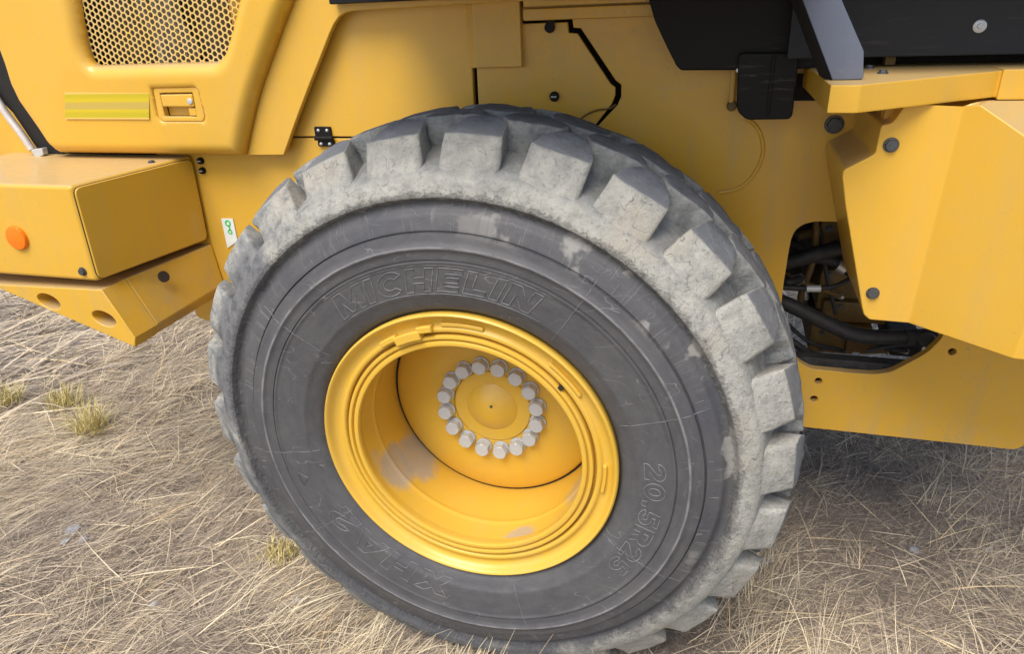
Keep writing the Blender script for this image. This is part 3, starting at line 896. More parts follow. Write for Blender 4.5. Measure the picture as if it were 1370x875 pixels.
# rolled lip round the grille
def ringmesh(name, A, ya, B, yb, mat, parent, steps=6, curve=1.0):
    n = len(A); V = []; F = []
    for s in range(steps + 1):
        t = s / steps
        k = math.sin(t * math.pi / 2)
        for i in range(n):
            V.append((A[i][0] + (B[i][0] - A[i][0]) * t, ya + (yb - ya) * (1 - math.cos(t * math.pi / 2)), A[i][1] + (B[i][1] - A[i][1]) * t))
    for s in range(steps):
        for i in range(n):
            j = (i + 1) % n
            F.append((s * n + i, s * n + j, (s + 1) * n + j, (s + 1) * n + i))
    return mesh(name, V, F, mat, parent, 50)
# perforated hexagon mesh
M_GRILLE = paint('dusty_grille_paint', (.70, .47, .12), .5, dustcol=(.55, .47, .32), rough=.5)
M_CORE = plain('radiator_core', (.10, .075, .05), .8, 0, .7, 9)
def hexgrille():
    p, web, y0, y1 = .0172, .0019, YH + .024, YH + .027
    V = []; F = []
    zmin, zmax = min(q[1] for q in gpoly) - .02, gtop + .02
    xmin, xmax = min(q[0] for q in gpoly) - .02, max(q[0] for q in gpoly) + .02
    def inside(x, z):
        c = False; n = len(gpoly)
        for i in range(n):
            (x1, z1), (x2, z2) = gpoly[i], gpoly[i - 1]
            if (z1 > z) != (z2 > z) and x < (x2 - x1) * (z - z1) / (z2 - z1) + x1: c = not c
        return c
    R = p / math.sqrt(3)
    row = 0; x = xmin
    while x < xmax:
        z = zmin + (p / 2 if row % 2 else 0)
        while z < zmax:
            if inside(x, z) or inside(x + .012, z + .012) or inside(x - .012, z + .012) or inside(x, z + .014) or inside(x + .014, z) or inside(x - .014, z):
                b = len(V)
                for rr, yy in ((R, y0), (R - web * 1.155, y0), (R - web * 1.155, y1)):
                    for i in range(6):
                        a = i * math.pi / 3
                        V.append((x + rr * math.cos(a), yy, z + rr * math.sin(a)))
                for i in range(6):
                    j = (i + 1) % 6
                    F.append((b + i, b + j, b + 6 + j, b + 6 + i)); F.append((b + 6 + i, b + 6 + j, b + 12 + j, b + 12 + i))
            z += p
        x += p * math.sqrt(3) / 2; row += 1
    return mesh('perforated_grille', V, F, M_GRILLE, hood, 20, sm=False)
pg = hexgrille(); pg['kind'] = 'stuff'; pg['label'] = 'yellow hexagon-perforated grille sheet'
gx0, gx1 = min(q[0] for q in gpoly) - .08, max(q[0] for q in gpoly) + .08
box('grille_backing', gx0, gx1, YH + .10, YH + .11, min(q[1] for q in gpoly) - .05, gtop + .05, M_CORE, hood, 0)
# crumpled pale screen behind the grille
def screen():
    V = []; F = []
    xa, za = PY(185, -10, YH + .07).x, PY(185, -10, YH + .07).z
    nxs, nzs = 30, 30
    for j in range(nzs):
        for i in range(nxs):
            u, v = i / (nxs - 1), j / (nzs - 1)
            x = PY(172 + 62 * u + 22 * v, 0, YH + .07).x; z = za + .06 - (za + .06 - PY(200, 84, YH + .07).z) * v
            V.append((x, YH + .066 + .016 * math.sin(u * 23 + 3 * noise.noise(Vector((u * 3, v * 3, 1)))), z))
    for j in range(nzs - 1):
        for i in range(nxs - 1): F.append((j * nxs + i, j * nxs + i + 1, (j + 1) * nxs + i + 1, (j + 1) * nxs + i))
    return mesh('insulation_screen', V, F, plain('pale_foil', (.30, .27, .22), .5, .3, .5, 60), hood, 60)
screen()
# latch handle
ringf = plate('latch_frame', grow(hp, -.0)[:], YH - .004, .02, M_YEL, hood, holes=[rec], bev=.003)
plate('latch_cup', grow(rec, 0.0), YH + .018, .006, M_YEL, ringf, bev=.001)
plate('latch_paddle', fillet(XZ([(215.8, 126), (258.5, 125.2), (261.5, 142.4), (219.4, 142.2)], YH), .004, 3), YH - .006, .012, M_YEL, ringf, bev=.0035)
plate('latch_pad', fillet(XZ([(252.5, 144.3), (262, 144.3), (264, 154.5), (254.5, 154.5)], YH), .003, 3), YH - .002, .02, M_YEL, ringf, bev=.002)
lc = PY(254.3, 135.2, YH - .006)
lathe('lock', [(.0085, .002), (.0085, -.002), (.007, -.0032), (.0004, -.0032)], 24, M_SILV, ringf, c=tuple(lc), ang=40)
lathe('plug', [(.004, .002), (.004, -.001), (.0004, -.0018)], 14, plain('white_plastic', (.8, .8, .78), .4), hood, c=tuple(PY(303.5, 166, YH - .002)), ang=40)
# striped sticker
def m_sticker():
    m, nt, N, L, b = newmat('striped_sticker')
    s = nd(nt, 'ShaderNodeSeparateXYZ'); L.new(pos(nt), s.inputs[0])
    z1 = PY(146, 122.8, YH).z; z0 = PY(146, 158.4, YH).z
    f = vramp(nt, s.outputs[2], z1, z0)
    Y1 = (.78, .50, .13); OL = (.50, .41, .012); TN = (.50, .37, .07); BR = (.60, .46, .012)
    c = ramp(nt, f, [(0, Y1), (.09, OL), (.30, BR), (.42, TN), (.60, TN), (.66, BR), (.80, OL), (.93, OL), (.96, Y1)])
    r = [n for n in N if n.type == 'VALTORGB'][0]; r.color_ramp.interpolation = 'EASE'
    L.new(c, b.inputs['Base Color']); b.inputs['Roughness'].default_value = .4
    return m
plate('sticker', XZ([(90, 122.3), (203, 123.4), (203, 158.6), (91, 158.3)], YH), YH - .0105, .0014, m_sticker(), hood, bev=.0003)

# trim strip between hood and side panel, with the rounded top corner
YS = .505
st_r = XZ([(379.5, 207.3), (394.5, 164.5), (411.4, 119), (428.6, 76), (441, 44), (447, 31), (453, 22.5), (460, 17), (470, 14.2), (500, 12), (640, 4.4), (700, 1)], YS)
st_l = XZ([(312, 207.3), (330, 130), (352, 60), (374, -10)], YS)
pts = st_r + [(st_r[-1][0], 1.96), (st_l[-1][0] + .1, 1.96)] + st_l[::-1]
plate('hood_trim', pts, YS, .018, M_YEL, loader, bev=.003)
# return flange of the trim towards the side panel
box('black_rail', PY(440, 3, .47).x, PY(705, 3, .47).x, .47, .50, PY(440, 5.5, .47).z, PY(440, 5.5, .47).z + .07, M_BLK, loader, .004)

# hood body behind the panels (closed volume)
box('engine_bay', -1.72, -.13, .60, 1.95, .78, 1.97, M_DARK, loader, .01)
box('hood_top', -1.76, -.13, .47, 2.09, 1.975, 2.02, M_YEL, loader, .02)

# rear corner post, gap shade and stay rod at the far left
box('rear_grille_housing', -1.80, PY(50, 180, .54).x, .54, .60, PY(20, 222, .54).z, 1.7, M_YEL, loader, .01)
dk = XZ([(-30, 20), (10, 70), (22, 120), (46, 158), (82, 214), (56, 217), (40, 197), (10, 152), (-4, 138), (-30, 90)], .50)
plate('gap_shade_plate', dk, .52, .015, M_DARK, loader, bev=.001)  # dark plate standing in for the unlit interior beside the hood edge
tube('stay_rod', [PY(-14, 118, .50), PY(0, 139, .495), PY(12, 157, .495), PY(28, 178, .495), PY(43, 200, .495)], .0115, M_CHROME, loader)
plate('stay_foot', fillet(XZ([(41, 200), (56, 198), (58, 207), (48, 212), (45, 207)], .485), .003), .485, .02, M_SILV, loader, bev=.002)

# ---------- counterweight box
zt_, zb_ = .568 + ZC, .300 + ZC
c0, c1 = (-1.098, .16), (-1.024, .545)
bm = bmesh.new()
pr = [(-1.72, .16), c0, c1, (-1.72, .545)]
vt = [bm.verts.new((x, y, zt_ if y < .3 else zt_ + .004)) for x, y in pr]; vb = [bm.verts.new((x - (.008 if x > -1.5 else 0), y, zb_)) for x, y in pr]
for i in range(4): bm.faces.new((vt[i], vb[i], vb[(i + 1) % 4], vt[(i + 1) % 4]))
bm.faces.new(vt); bm.faces.new(vb[::-1])
bmesh.ops.bevel(bm, geom=bm.edges[:], offset=.012, segments=4, affect='EDGES', profile=.5)
cw = from_bm('counterweight_box', bm, M_YEL, loader, 35)
cw['label'] = 'boxy yellow rear counterweight with an amber reflector'
# side plate with dark seam
a, b2 = Vector((c0[0], c0[1])), Vector((c1[0], c1[1])); dr = (b2 - a).normalized(); nrm = Vector((dr.y, -dr.x))
def sp(u, z, off): q = a + dr * u + nrm * off; k = (zt_ - z) / (zt_ - zb_) * .008; return (q.x - k, q.y, z)
LL = (b2 - a).length
r2 = fillet([(.004, zb_ + .004), (LL - .006, zb_ + .006), (LL - .006, zt_ - .005), (.004, zt_ - .006)], .022, 5)
loft('seam_shadow_strip', [sp(u, z, -.004) for u, z in r2], [sp(u, z, .0012) for u, z in r2], M_LINE, cw)
r3 = fillet([(.0052, zb_ + .0052), (LL - .0072, zb_ + .0072), (LL - .0072, zt_ - .0062), (.0052, zt_ - .0072)], .0215, 5)
bevel_mod(loft('side_cover_plate', [sp(u, z, -.003) for u, z in r3], [sp(u, z, .0055) for u, z in r3], M_YEL, cw), .0025, 2)
# amber reflector
rc = PY(23, 318, .157)
refl = lathe('reflector', [(.0345, .006), (.0345, -.004), (.0325, -.0075), (.030, -.0085), (.02, -.0098), (.0004, -.0105)], 40, M_AMB, cw, c=(rc.x, .158, rc.z), ang=30)
bb = bolt_mesh('screw_mesh', .0125, .0088, .0085, .0018); bb.materials.append(M_BOLT)
def screw(p, parent, s=1.0, rot=(0, 0, 0), name='screw'):
    o = bpy.data.objects.new(name, bb); COL.objects.link(o); o.parent = parent
    o.location = p; o.scale = (s, s, s); o.rotation_euler = rot
    return o
screw(PY(111, 363, .16), cw)
q = PZ(203, 217.5, zt_ + .002); screw((q.x, q.y, zt_ + .001), cw, .9, (rad(-90), 0, 0))
# lower counterweight block
zz0 = [(-2.0, .262), (-1.101, .281), (-1.033, .135), (-1.043, .104), (-1.47, .252), (-2.0, .262 - .02)]
lowf = [(-1.70, .262 + ZC), (-1.10, .2755 + ZC), (-1.033, .135 + ZC), (-1.043, .104 + ZC), (-1.475, .253 + ZC), (-1.70, .245 + ZC)]
low = plate('lower_counterweight', lowf, .162, .09, M_YELD, loader, holes=[circ((PY(65, 403.5, .162).x, PY(65, 403.5, .162).z), .0225, 28, 1.75, rad(-14)), circ((PY(139, 426.5, .162).x, PY(139, 426.5, .162).z), .0225, 28, 1.75, rad(-14))], bev=.003)
low['label'] = 'sloping yellow lower counterweight slab with two slots'
inn = [(-1.70, .262 + ZC), (-1.028, .287 + ZC), (-1.014, .150 + ZC), (-1.055, .102 + ZC), (-1.475, .253 + ZC), (-1.70, .245 + ZC)]
bevel_mod(loft('counterweight_core', [(x, .2525, z) for x, z in lowf], [(x, .548, z) for x, z in inn], M_YELD, low), .004, 2)
hl = PY(219, 370, .36)
q0 = Vector((-1.052, .385, .225 + ZC))
hq = PN(219, 370, Vector((-1.101, .16, .281 + ZC)), Vector((.9, -.18, .42)))
bmh = bmesh.new(); bmesh.ops.create_cone(bmh, cap_ends=True, segments=24, radius1=.017, radius2=.017, depth=.006)
ho = from_bm('side_hole_shade', bmh, M_LINE, low); ho.location = hq; ho.rotation_euler = Vector((.9, -.18, .42)).to_track_quat('Z', 'Y').to_euler()  # dark disc on the face stands for the hole's inner shade

# fasteners and tag on the rear frame plate
for (a_, b_) in ((269.5, 214.5), (272, 227.5)): knob('bolt_cap', a_, b_, YB, .0105, .012, M_BLK, loader, M_SILV)  # bright bar across each cap paints its white highlight
M_TAG = plain('white_tag', (.75, .80, .76), .5, 0, .05)
M_GRN = plain('green_ink', (.02, .55, .10), .5, 0, .1)
tagp = XZ([(296, 291.8), (311.6, 292.2), (318, 322), (304.5, 332)], YB - .002)
tg = plate('paper_tag', tagp, YB - .003, .0012, M_TAG, loader, bev=.0003)
def flat_ring(px, py, ro, ri, parent):
    c = PY(px, py, YB - .003)
    plate('green_mark', circ((c.x, c.z), ro, 22), YB - .0042, .0006, M_GRN, parent, holes=[circ((c.x, c.z), ri, 18)], bev=.0001)
flat_ring(305, 298.5, .0105, .006, tg); flat_ring(308, 310, .008, .0045, tg)
plate('green_mark', XZ([(305.3, 301.8), (306.8, 301.6), (308.8, 308), (307, 308.3)], YB - .004), YB - .0042, .0006, M_GRN, tg, bev=.0001)

# ---------- round ridge on the frame (weld bead of a cover)
ap = [(996, 158), (1007, 164), (1016, 176), (1020.5, 192), (1020, 208), (1013, 226), (1000, 243), (984, 253), (962, 257.5)]
tube('weld_bead', [PY(a_, b_, YB + .0005) for a_, b_ in ap],   .0052, M_YELD, loader)

# ---------- right-hand side tank bracket with folded outer panel
YT = .25
left_px = [(1212, 139), (1207.7, 145), (1197.4, 160), (1192, 164.5), (1180, 167), (1178, 172), (1171, 204.6), (1167, 208), (1131, 226), (1127.5, 230), (1126.8, 237), (1131, 275), (1153, 410), (1155.5, 421), (1163, 428), (1215, 432.5)]
fp = XZ(left_px, YT)
Ft = PY(1290, 136, YT)
front_ring = [(x, YT, z) for x, z in fp] + [(Ft.x, YT, Ft.z), (fp[0][0], YT, fp[0][1])][:1]
back_ring = [(x + (.0 if i > 8 else 0), .545, z) for i, (x, _, z) in enumerate(front_ring)]
# open sheet: front and left return
nfr = len(front_ring)
V = front_ring + back_ring
F = [tuple(range(nfr))] + [(i, i + 1, nfr + i + 1, nfr + i) for i in range(0, 15)]
Vg, Fg = V, F
zlb_ = .748 + ZC
Fb = Vector((fp[-1][0], YT, fp[-1][1])); Ftv = Vector((Ft.x, YT, Ft.z))
Rb = PZ(1355, 480.5, Fb.z)
nP = (Ftv - Fb).cross(Rb - Fb).normalized()
A = PN(1312, 140, Fb, nP); B = PN(1371, 181, Fb, nP); Cc = PN(1371, 440, Fb, nP)
dirAB = (B - A).normalized(); dirRC = (Cc - Rb).normalized()
# meet of top edge and right fold
t_ = .16
B2 = A + dirAB * .22
C2 = Rb + dirRC * ((B2.z - Rb.z) / dirRC.z)
B2 = A + dirAB * ((C2.x - A.x) / dirAB.x); C2 = Rb + dirRC * ((B2.z - Rb.z) / dirRC.z)
Ftop = Fb + (Ftv - Fb) * ((zlb_ - Fb.z) / (Ftv.z - Fb.z))
Atop = Vector((A.x, A.y + .02, A.z + .06))
VV = [Fb, Rb, C2, B2, A, Ftop,
      Vector((A.x + .06, A.y + .16, zlb_ - .004)), Vector((B2.x + .06, A.y + .16, zlb_ - .004)),
      Rb + Vector((.5, -.02, -.01)), C2 + Vector((.5, -.02, 0)), B2 + Vector((.5, -.01, -.03)), Vector((B2.x + .5, A.y + .16, zlb_ - .004)),
      Fb + Vector((0, .2, 0)), Rb + Vector((0, .35, 0)), Rb + Vector((.5, .33, -.01))]
FF = [(0, 1, 3, 4, 5), (4, 3, 7, 6), (5, 4, 6), (1, 8, 10, 3), (3, 10, 11, 7), (0, 12, 13, 1), (1, 13, 14, 8)]
o0 = len(Vg)
Fg[0] = tuple(range(16)) + (o0 + 5,)
remap = [15] + [o0 + i for i in range(1, len(VV))]
tank = mesh('tank_guard', list(Vg) + VV, Fg + [tuple(remap[i] for i in f) for f in FF], M_YEL, loader, 14)
bm_ = bmesh.new(); bm_.from_mesh(tank.data)
bmesh.ops.delete(bm_, geom=[v for v in bm_.verts if not v.link_faces], context='VERTS')
bmesh.ops.remove_doubles(bm_, verts=bm_.verts, dist=1e-4)
bmesh.ops.bevel(bm_, geom=[e for e in bm_.edges if len(e.link_faces) == 2 and e.calc_face_angle(0) > .2], offset=.004, segments=3, affect='EDGES', profile=.5, clamp_overlap=True)
bm_.to_mesh(tank.data); bm_.free(); smooth(tank.data, 25)
m_ = tank.modifiers.new('solid', 'SOLIDIFY'); m_.thickness = .006; m_.offset = -1
tank['label'] = 'folded yellow sheet guard bolted in front of the frame'
for (a_, b_, s_) in ((1192, 193.5, 1.15), (1167.5, 392, 1.05)): screw(PY(a_, b_, YT), tank, s_)
screw(PY(1116, 166, YB), loader, 1.7, name='frame_bolt')
# small bracket in the notch
box('notch_bracket', PY(1184, 150, .30).x, PY(1207, 150, .30).x, .30, .34, PY(1190, 164, .30).z, PY(1190, 140, .30).z + .03, M_YELD, tank, .003)
box('notch_bolt', PY(1168, 154, .40).x, PY(1176, 154, .40).x, .40, .43, PY(1170, 162, .40).z, PY(1170, 148, .40).z, M_BLK, tank, .003)

# ---------- ledge above the guard
zlt, zlb = .801 + ZC, .752 + ZC
def lp(px, py, z): q = PZ(px, py, z); return (q.x, q.y)
pA = lp(1106, 151.5, zlb); pB = lp(1146, 151.5, zlb); pC = lp(1313, 132, zlb)
pD = lp(1330, 130.5, zlb)
pBL = (pA[0] - .012, .60)
dCD = Vector((pC[0] - pB[0], pC[1] - pB[1])).normalized()
ring = [pBL, pA, pB, (pB[0] + dCD.x * .335, pB[1] + dCD.y * .335), (1.9, pB[1] + dCD.y * .335 + .02), (1.9, .60)]
ledge = loft('platform_step', [(x, y, zlb) for x, y in ring], [(x, y, zlt) for x, y in ring], M_YEL, loader, .004)
ledge['label'] = 'yellow platform edge with a dusty top under the cab'
e0 = Vector((ring[3][0], ring[3][1]))
bx = [(e0.x + .004, e0.y - .006), (1.9, e0.y + .012), (1.9, e0.y + .06), (e0.x + .004, e0.y + .05)]
loft('step_extension', [(x, y, zlb - .004) for x, y in bx], [(x, y, zlt + .003) for x, y in bx], M_YEL, ledge, .004)
for (a_, b_) in ((1163, 89.5), (1181, 96.5)):
    q = PZ(a_, b_, zlt + .002); screw((q.x, q.y, zlt), ledge, .8, (rad(-90), 0, 0))
# dark block painted as the shaded hole below the ledge
box('recess_shade', PY(1064, 120, YB).x, PY(1104, 120, YB).x + .05, YB - .006, YB + .02, PY(1085, 134, YB).z, PY(1085, 134, YB).z + .06, M_DARK, loader, .001)

# ---------- black panel, post and mudguard under the cab
yp = .42
box('cab_side_panel', .64, 1.9, yp, yp + .03, PY(1160, 76.5, yp).z, 1.9, M_PANEL, loader, .004)
lathe('panel_rivet', [(.0125, .002), (.012, -.003), (.009, -.0045), (.0055, -.0045), (.0045, -.0065), (.0004, -.007)], 28, M_SILV, loader, c=tuple(PY(1310.5, 34.5, yp)), ang=30)
box('gap_shade_sheet', .66, 1.9, .50, .52, zlt + .002, PY(1160, 76.5, yp).z + .01, M_DARK, loader, .001)  # dark sheet as the shade inside the gap under the panel
bxx = PY(1190, 82, .47); box('panel_mount', bxx.x - .01, bxx.x + .01, .46, .49, zlt + .002, PY(1160, 76.5, yp).z + .01, M_BRN, loader, .002)
yq = .205
pf = XZ([(1073.8, 0), (1113.6, 106.6), (1152.5, 106.2), (1155.2, 103), (1155.8, 68), (1126.5, 0)], yq)
def up(pa_, pb_, z): return (pa_[0] + (pa_[0] - pb_[0]) / (pa_[1] - pb_[1]) * (z - pa_[1]), z)
pfull = [up(pf[0], pf[1], 1.95)] + pf[:] + [up(pf[5], pf[4], 1.95)]
post = plate('fender_post', pfull, yq, .006, M_POST, loader, bev=.002)
# side flange of the post, its shade painted as darker charcoal
sA = [(x, yq + .003, z) for x, z in (pfull[0], pfull[1], pfull[2])]
fl_ = []
offs = Vector((-.012, .085, 0))
V = [Vector(sA[0]), Vector(sA[1]), Vector(sA[2]), Vector(sA[2]) + offs, Vector(sA[1]) + offs, Vector(sA[0]) + offs]
o = mesh('post_flange', V, [(0, 1, 4, 5), (1, 2, 3, 4)], M_PANEL, post, 30)
m_ = o.modifiers.new('solid', 'SOLIDIFY'); m_.thickness = .005; m_.offset = 0

ym = .455
mg = XZ([(868, 0), (876, 28), (890, 58), (905, 88), (911, 94), (981, 93.6), (1000, 92), (1098, 92), (1098, 70), (1072, 0)], ym)
mg = [up(mg[0], mg[1], 1.80)] + mg + [(mg[-1][0] - .02, 1.80)]
mud = plate('mudguard', fillet(mg, .012, 4), ym, .012, M_BLK, loader, bev=.004)
mud['label'] = 'matt black plastic mudguard with pale scuffs'
ff = fillet(XZ([(988, 70), (985.5, 140), (987.5, 150), (999, 160.5), (1056, 159.5), (1060.5, 154), (1069.5, 70)], .44), .012, 4)
plate('mud_flap', ff, .44, .012, M_BLK, loader, bev=.004)
box('flap_rib', PY(1028, 120, .43).x, PY(1034, 120, .43).x, .436, .445, PY(1030, 156, .43).z, PY(1030, 74, .43).z, M_BLK, loader, .005)
box('flap_bracket', PY(976.5, 120, .52).x, PY(983, 120, .52).x, .52, .55, PY(980, 146, .52).z, PY(980, 92, .52).z, M_YELD, loader, .003)
knob('bracket_pin', 979, 141, .53, .012, .01, M_BRN, loader)
lathe('bracket_pin', [(.0045, .002), (.0045, -.004), (.0004, -.005)], 12, plain('white_cap', (.85, .85, .85), .3), loader, c=tuple(PY(987.5, 93.5, .45)), ang=40)
# scuff on the mudguard
# cab and platform above (out of the picture, they shade the frame)
box('cab_floor', .02, 1.9, .615, 2.1, 1.66, 1.71, M_BLK, loader, .01)
box('fender_top', -.30, .66, -.13, .62, 1.705, 1.735, M_BLK, loader, .01)
box('fender_top', .665, 1.9, .22, .62, 1.715, 1.745, M_BLK, loader, .01)
box('cab_body', .10, 1.6, .64, 1.95, 1.775, 3.1, M_PANEL, loader, .03)

# ---------- what shows through the cut-out in the frame
yi = .66
tube('hydraulic_hose', [PY(1020, 398, yi), PY(1046, 404, yi), PY(1075, 417, yi - .01), (PY(1110, 434, yi - .02)), PY(1150, 449, yi - .03), PY(1200, 451, yi - .02), PY(1250, 449, yi)], .0205, M_RUB, loader)
tube('hydraulic_hose', [PY(1020, 356, yi + .05), PY(1060, 349, yi + .05), PY(1095, 339, yi + .05), PY(1140, 327, yi + .08)], .021, M_RUB, loader)
tube('hydraulic_hose', [PY(1020, 382, yi), PY(1050, 384.5, yi), PY(1082, 386, yi)], .0078, M_RUB, loader)
tube('hose_ferrule', [PY(1079, 386, yi), PY(1098, 386, yi)], .0098, M_SILV, loader, sm=False)
tube('hydraulic_hose', [PY(1097, 386, yi), PY(1115, 383, yi), PY(1130, 377, yi + .02), PY(1145, 367, yi + .04)], .0062, M_RUB, loader)
tube('hydraulic_hose', [PY(1030, 440, yi), PY(1060, 457, yi), PY(1080, 471, yi), PY(1110, 480, yi)], .0105, M_RUB, loader)
tube('hydraulic_hose', [PY(1090, 345, yi + .06), PY(1115, 350, yi + .06), PY(1140, 365, yi + .06)], .0145, M_RUB, loader)
tube('hose_ferrule', [PY(1120, 355, yi + .045), PY(1130, 361, yi + .045)], .0165, M_STEEL, loader, sm=False)
tube('hose_ferrule', [PY(1210, 451, yi - .018), PY(1224, 450.5, yi - .012)], .0225, M_IRON, loader, sm=False)
yc = .80
def pbox(name, pxs, y0, y1, mat, bev=.012):
    (a_, b_), (c_, d_) = pxs
    p, q = PY(a_, b_, y0), PY(c_, d_, y0)
    return box(name, p.x, q.x, y0, y1, q.z, p.z, mat, loader, bev)
pbox('pump_housing', ((1098, 360), (1150, 420)), yc, 1.15, M_BRN, .02)
pbox('pump_housing', ((1102, 402), (1185, 436)), yc - .03, 1.1, M_BRN, .012)
pbox('pump_housing', ((1086, 430), (1142, 476)), yc - .02, 1.1, M_BRN, .012)
pbox('pump_housing', ((1136, 436), (1162, 474)), yc - .04, 1.1, M_BRN, .008)
tube('drive_shaft', [PY(1150, 462, yc), PY(1205, 461, yc)], .026, M_BRN, loader, sm=False)
tube('shaft_collar', [PY(1186, 461, yc - .03), PY(1194, 461, yc - .03)], .030, M_STEEL, loader, sm=False)
pbox('cylinder_mount', ((1194, 452), (1232, 480)), yc - .10, yc + .1, M_IRON, .01)
tube('cylinder_pin', [PY(1240, 455, .62), PY(1247, 452, .70)], .020, M_IRON, loader, sm=False)
pbox('valve_block', ((1040, 290), (1062, 345)), .85, 1.2, M_IRON, .01)
pbox('valve_block', ((1098, 296), (1140, 330)), .78, 1.1, M_BRN, .01)
tube('steel_pipe', [PY(1092, 285, .74), PY(1091, 320, .74), PY(1088, 345, .74), PY(1080, 372, .74), PY(1072, 392, .74), PY(1070, 415, .76)], .009, M_BRN, loader)
pbox('bell_housing', ((1010, 300), (1098, 392)), 1.0, 1.5, M_IRON, .03)
rc_ = random.Random(12)
for a_, b_, c_, d_, yy_, r_ in ((1050, 318, 1120, 352, .80, .010), (1046, 330, 1110, 305, .86, .013), (1060, 300, 1078, 400, .82, .008), (1048, 365, 1128, 398, .76, .007), (1050, 372, 1075, 372, .70, .012), (1095, 300, 1118, 420, .74, .0055), (1050, 430, 1130, 470, .72, .006), (1130, 440, 1215, 470, .70, .007), (1160, 470, 1245, 462, .64, .005)):
    mx, my = (a_ + c_) / 2 + rc_.uniform(-8, 8), (b_ + d_) / 2 + rc_.uniform(-9, 9)
    tube('hydraulic_hose' if r_ > .0075 else 'cable', [PY(a_, b_, yy_), PY(mx, my, yy_ + rc_.uniform(-.03, .03)), PY(c_, d_, yy_)], r_, M_RUB if rc_.random() < .75 else M_BRN, loader)
    e_ = PY(c_, d_, yy_); f_ = PY(mx, my, yy_); g2 = e_ + (f_ - e_).normalized() * .035
    if r_ > .0065: tube('hose_ferrule', [e_, g2], r_ * 1.25, M_STEEL, loader, sm=False)
for a_, b_, yy_, r_ in ((1110, 368, .795, .009), (1140, 372, .795, .009), (1125, 410, .765, .008), (1170, 410, .765, .008), (1100, 445, .775, .008), (1100, 468, .775, .008), (1130, 452, .775, .008), (1110, 306, .775, .01), (1132, 318, .775, .008)):
    screw(PY(a_, b_, yy_), loader, r_ / .0125, name='housing_bolt')
lz = PY(1120, 477, .60).z
box('belly_channel', .55, 1.32, .58, .62, zb + .06, lz, M_IRON, loader, .006)
box('frame_crossmember', .95, 1.3, .62, 1.9, ZC + .28, ZC + .75, M_IRON, loader, .02)
box('transmission', -.6, .95, .9, 1.7, ZC + .15, ZC + .75, M_IRON, loader, .05)
plate('frame_side_plate', [(-1.1, 1.05), (1.36, 1.05), (1.38, 1.6), (-1.1, 1.6)], 2.0, .025, M_YELD, loader, bev=.002)

# ------------------------------------------------------------------ dry grass
rng = np.random.default_rng(11)
def m_straw():
    m, nt, N, L, b = newmat('dry_straw')
    at = nd(nt, 'ShaderNodeAttribute', attribute_name='tint')
    s = nd(nt, 'ShaderNodeSeparateColor'); L.new(at.outputs['Color'], s.inputs[0])
    c = ramp(nt, s.outputs[0], [(0, (.17, .135, .105)), (.25, (.40, .325, .245)), (.5, (.60, .495, .35)), (.75, (.76, .64, .43)), (.93, (.82, .71, .47)), (1, (.64, .43, .20))])
    L.new(c, b.inputs['Base Color']); b.inputs['Roughness'].default_value = .65
    return m
M_STRAW = m_straw()
def vnoise(x, y, s, off):
    return np.array([noise.noise(Vector((a * s + off, b_ * s, off))) for a, b_ in zip(x, y)])
def blades(name, bx, by, length, width, az, el0, droop, tint, seg=3, z0=None, parent=None, curl=.35):
    n = len(bx)
    t = np.linspace(0, 1, seg + 1)
    if z0 is None: z0 = np.array([gz(a, b_) for a, b_ in zip(bx, by)])
    # integrate the curve: elevation falls along the blade, azimuth wanders
    daz = rng.normal(0, curl, n)
    X = np.zeros((n, seg + 1)); Y = np.zeros((n, seg + 1)); Z = np.zeros((n, seg + 1))
    X[:, 0] = bx; Y[:, 0] = by; Z[:, 0] = z0
    for i in range(seg):
        el = el0 - droop * (i + .5) / seg
        a = az + daz * (i + .5) / seg
        d = length / seg
        X[:, i + 1] = X[:, i] + d * np.cos(el) * np.cos(a)
        Y[:, i + 1] = Y[:, i] + d * np.cos(el) * np.sin(a)
        Z[:, i + 1] = np.maximum(Z[:, i] + d * np.sin(el), z0 + .002 + .012 * (i + 1) / seg * np.abs(np.sin(az * 37)))
    px_, py_ = -np.sin(az), np.cos(az)
    tw = rng.normal(0, .5, n)
    wd = width[:, None] * (1 - .85 * t[None] ** 1.5) * .5
    ox = px_[:, None] * wd * np.cos(tw)[:, None]; oy = py_[:, None] * wd * np.cos(tw)[:, None]; oz = wd * np.sin(tw)[:, None]
    A = np.stack([X + ox, Y + oy, Z + oz], -1); B = np.stack([X - ox, Y - oy, Z - oz], -1)
    V = np.stack([A, B], 2).reshape(-1, 3)                  # n,(seg+1),2
    base = (np.arange(n) * (seg + 1) * 2)[:, None]
    q = np.arange(seg)[None] * 2
    F = np.stack([base + q, base + q + 1, base + q + 3, base + q + 2], -1).reshape(-1, 4)
    me = bpy.data.meshes.new(name)
    me.vertices.add(len(V)); me.vertices.foreach_set('co', V.astype(np.float32).ravel())
    me.loops.add(F.size); me.loops.foreach_set('vertex_index', F.astype(np.int32).ravel())
    me.polygons.add(len(F)); me.polygons.foreach_set('loop_start', np.arange(0, F.size, 4, dtype=np.int32))
    me.update(calc_edges=True)
    at = me.color_attributes.new('tint', 'FLOAT_COLOR', 'POINT')
    tv = np.clip(np.repeat(tint, (seg + 1) * 2), 0, 1)
    at.data.foreach_set('color', np.stack([tv, tv, tv, np.ones_like(tv)], -1).astype(np.float32).ravel())
    o = link(name, me, M_STRAW, parent)
    return o
def region(n, x0, x1, y0, y1):
    return rng.uniform(x0, x1, n), rng.uniform(y0, y1, n)
def keep_off_tyre(x, y):
    return ~((np.abs(x) < .33) & (y > -.005) & (y < .50))
WIND = rad(32)
NEAR = False
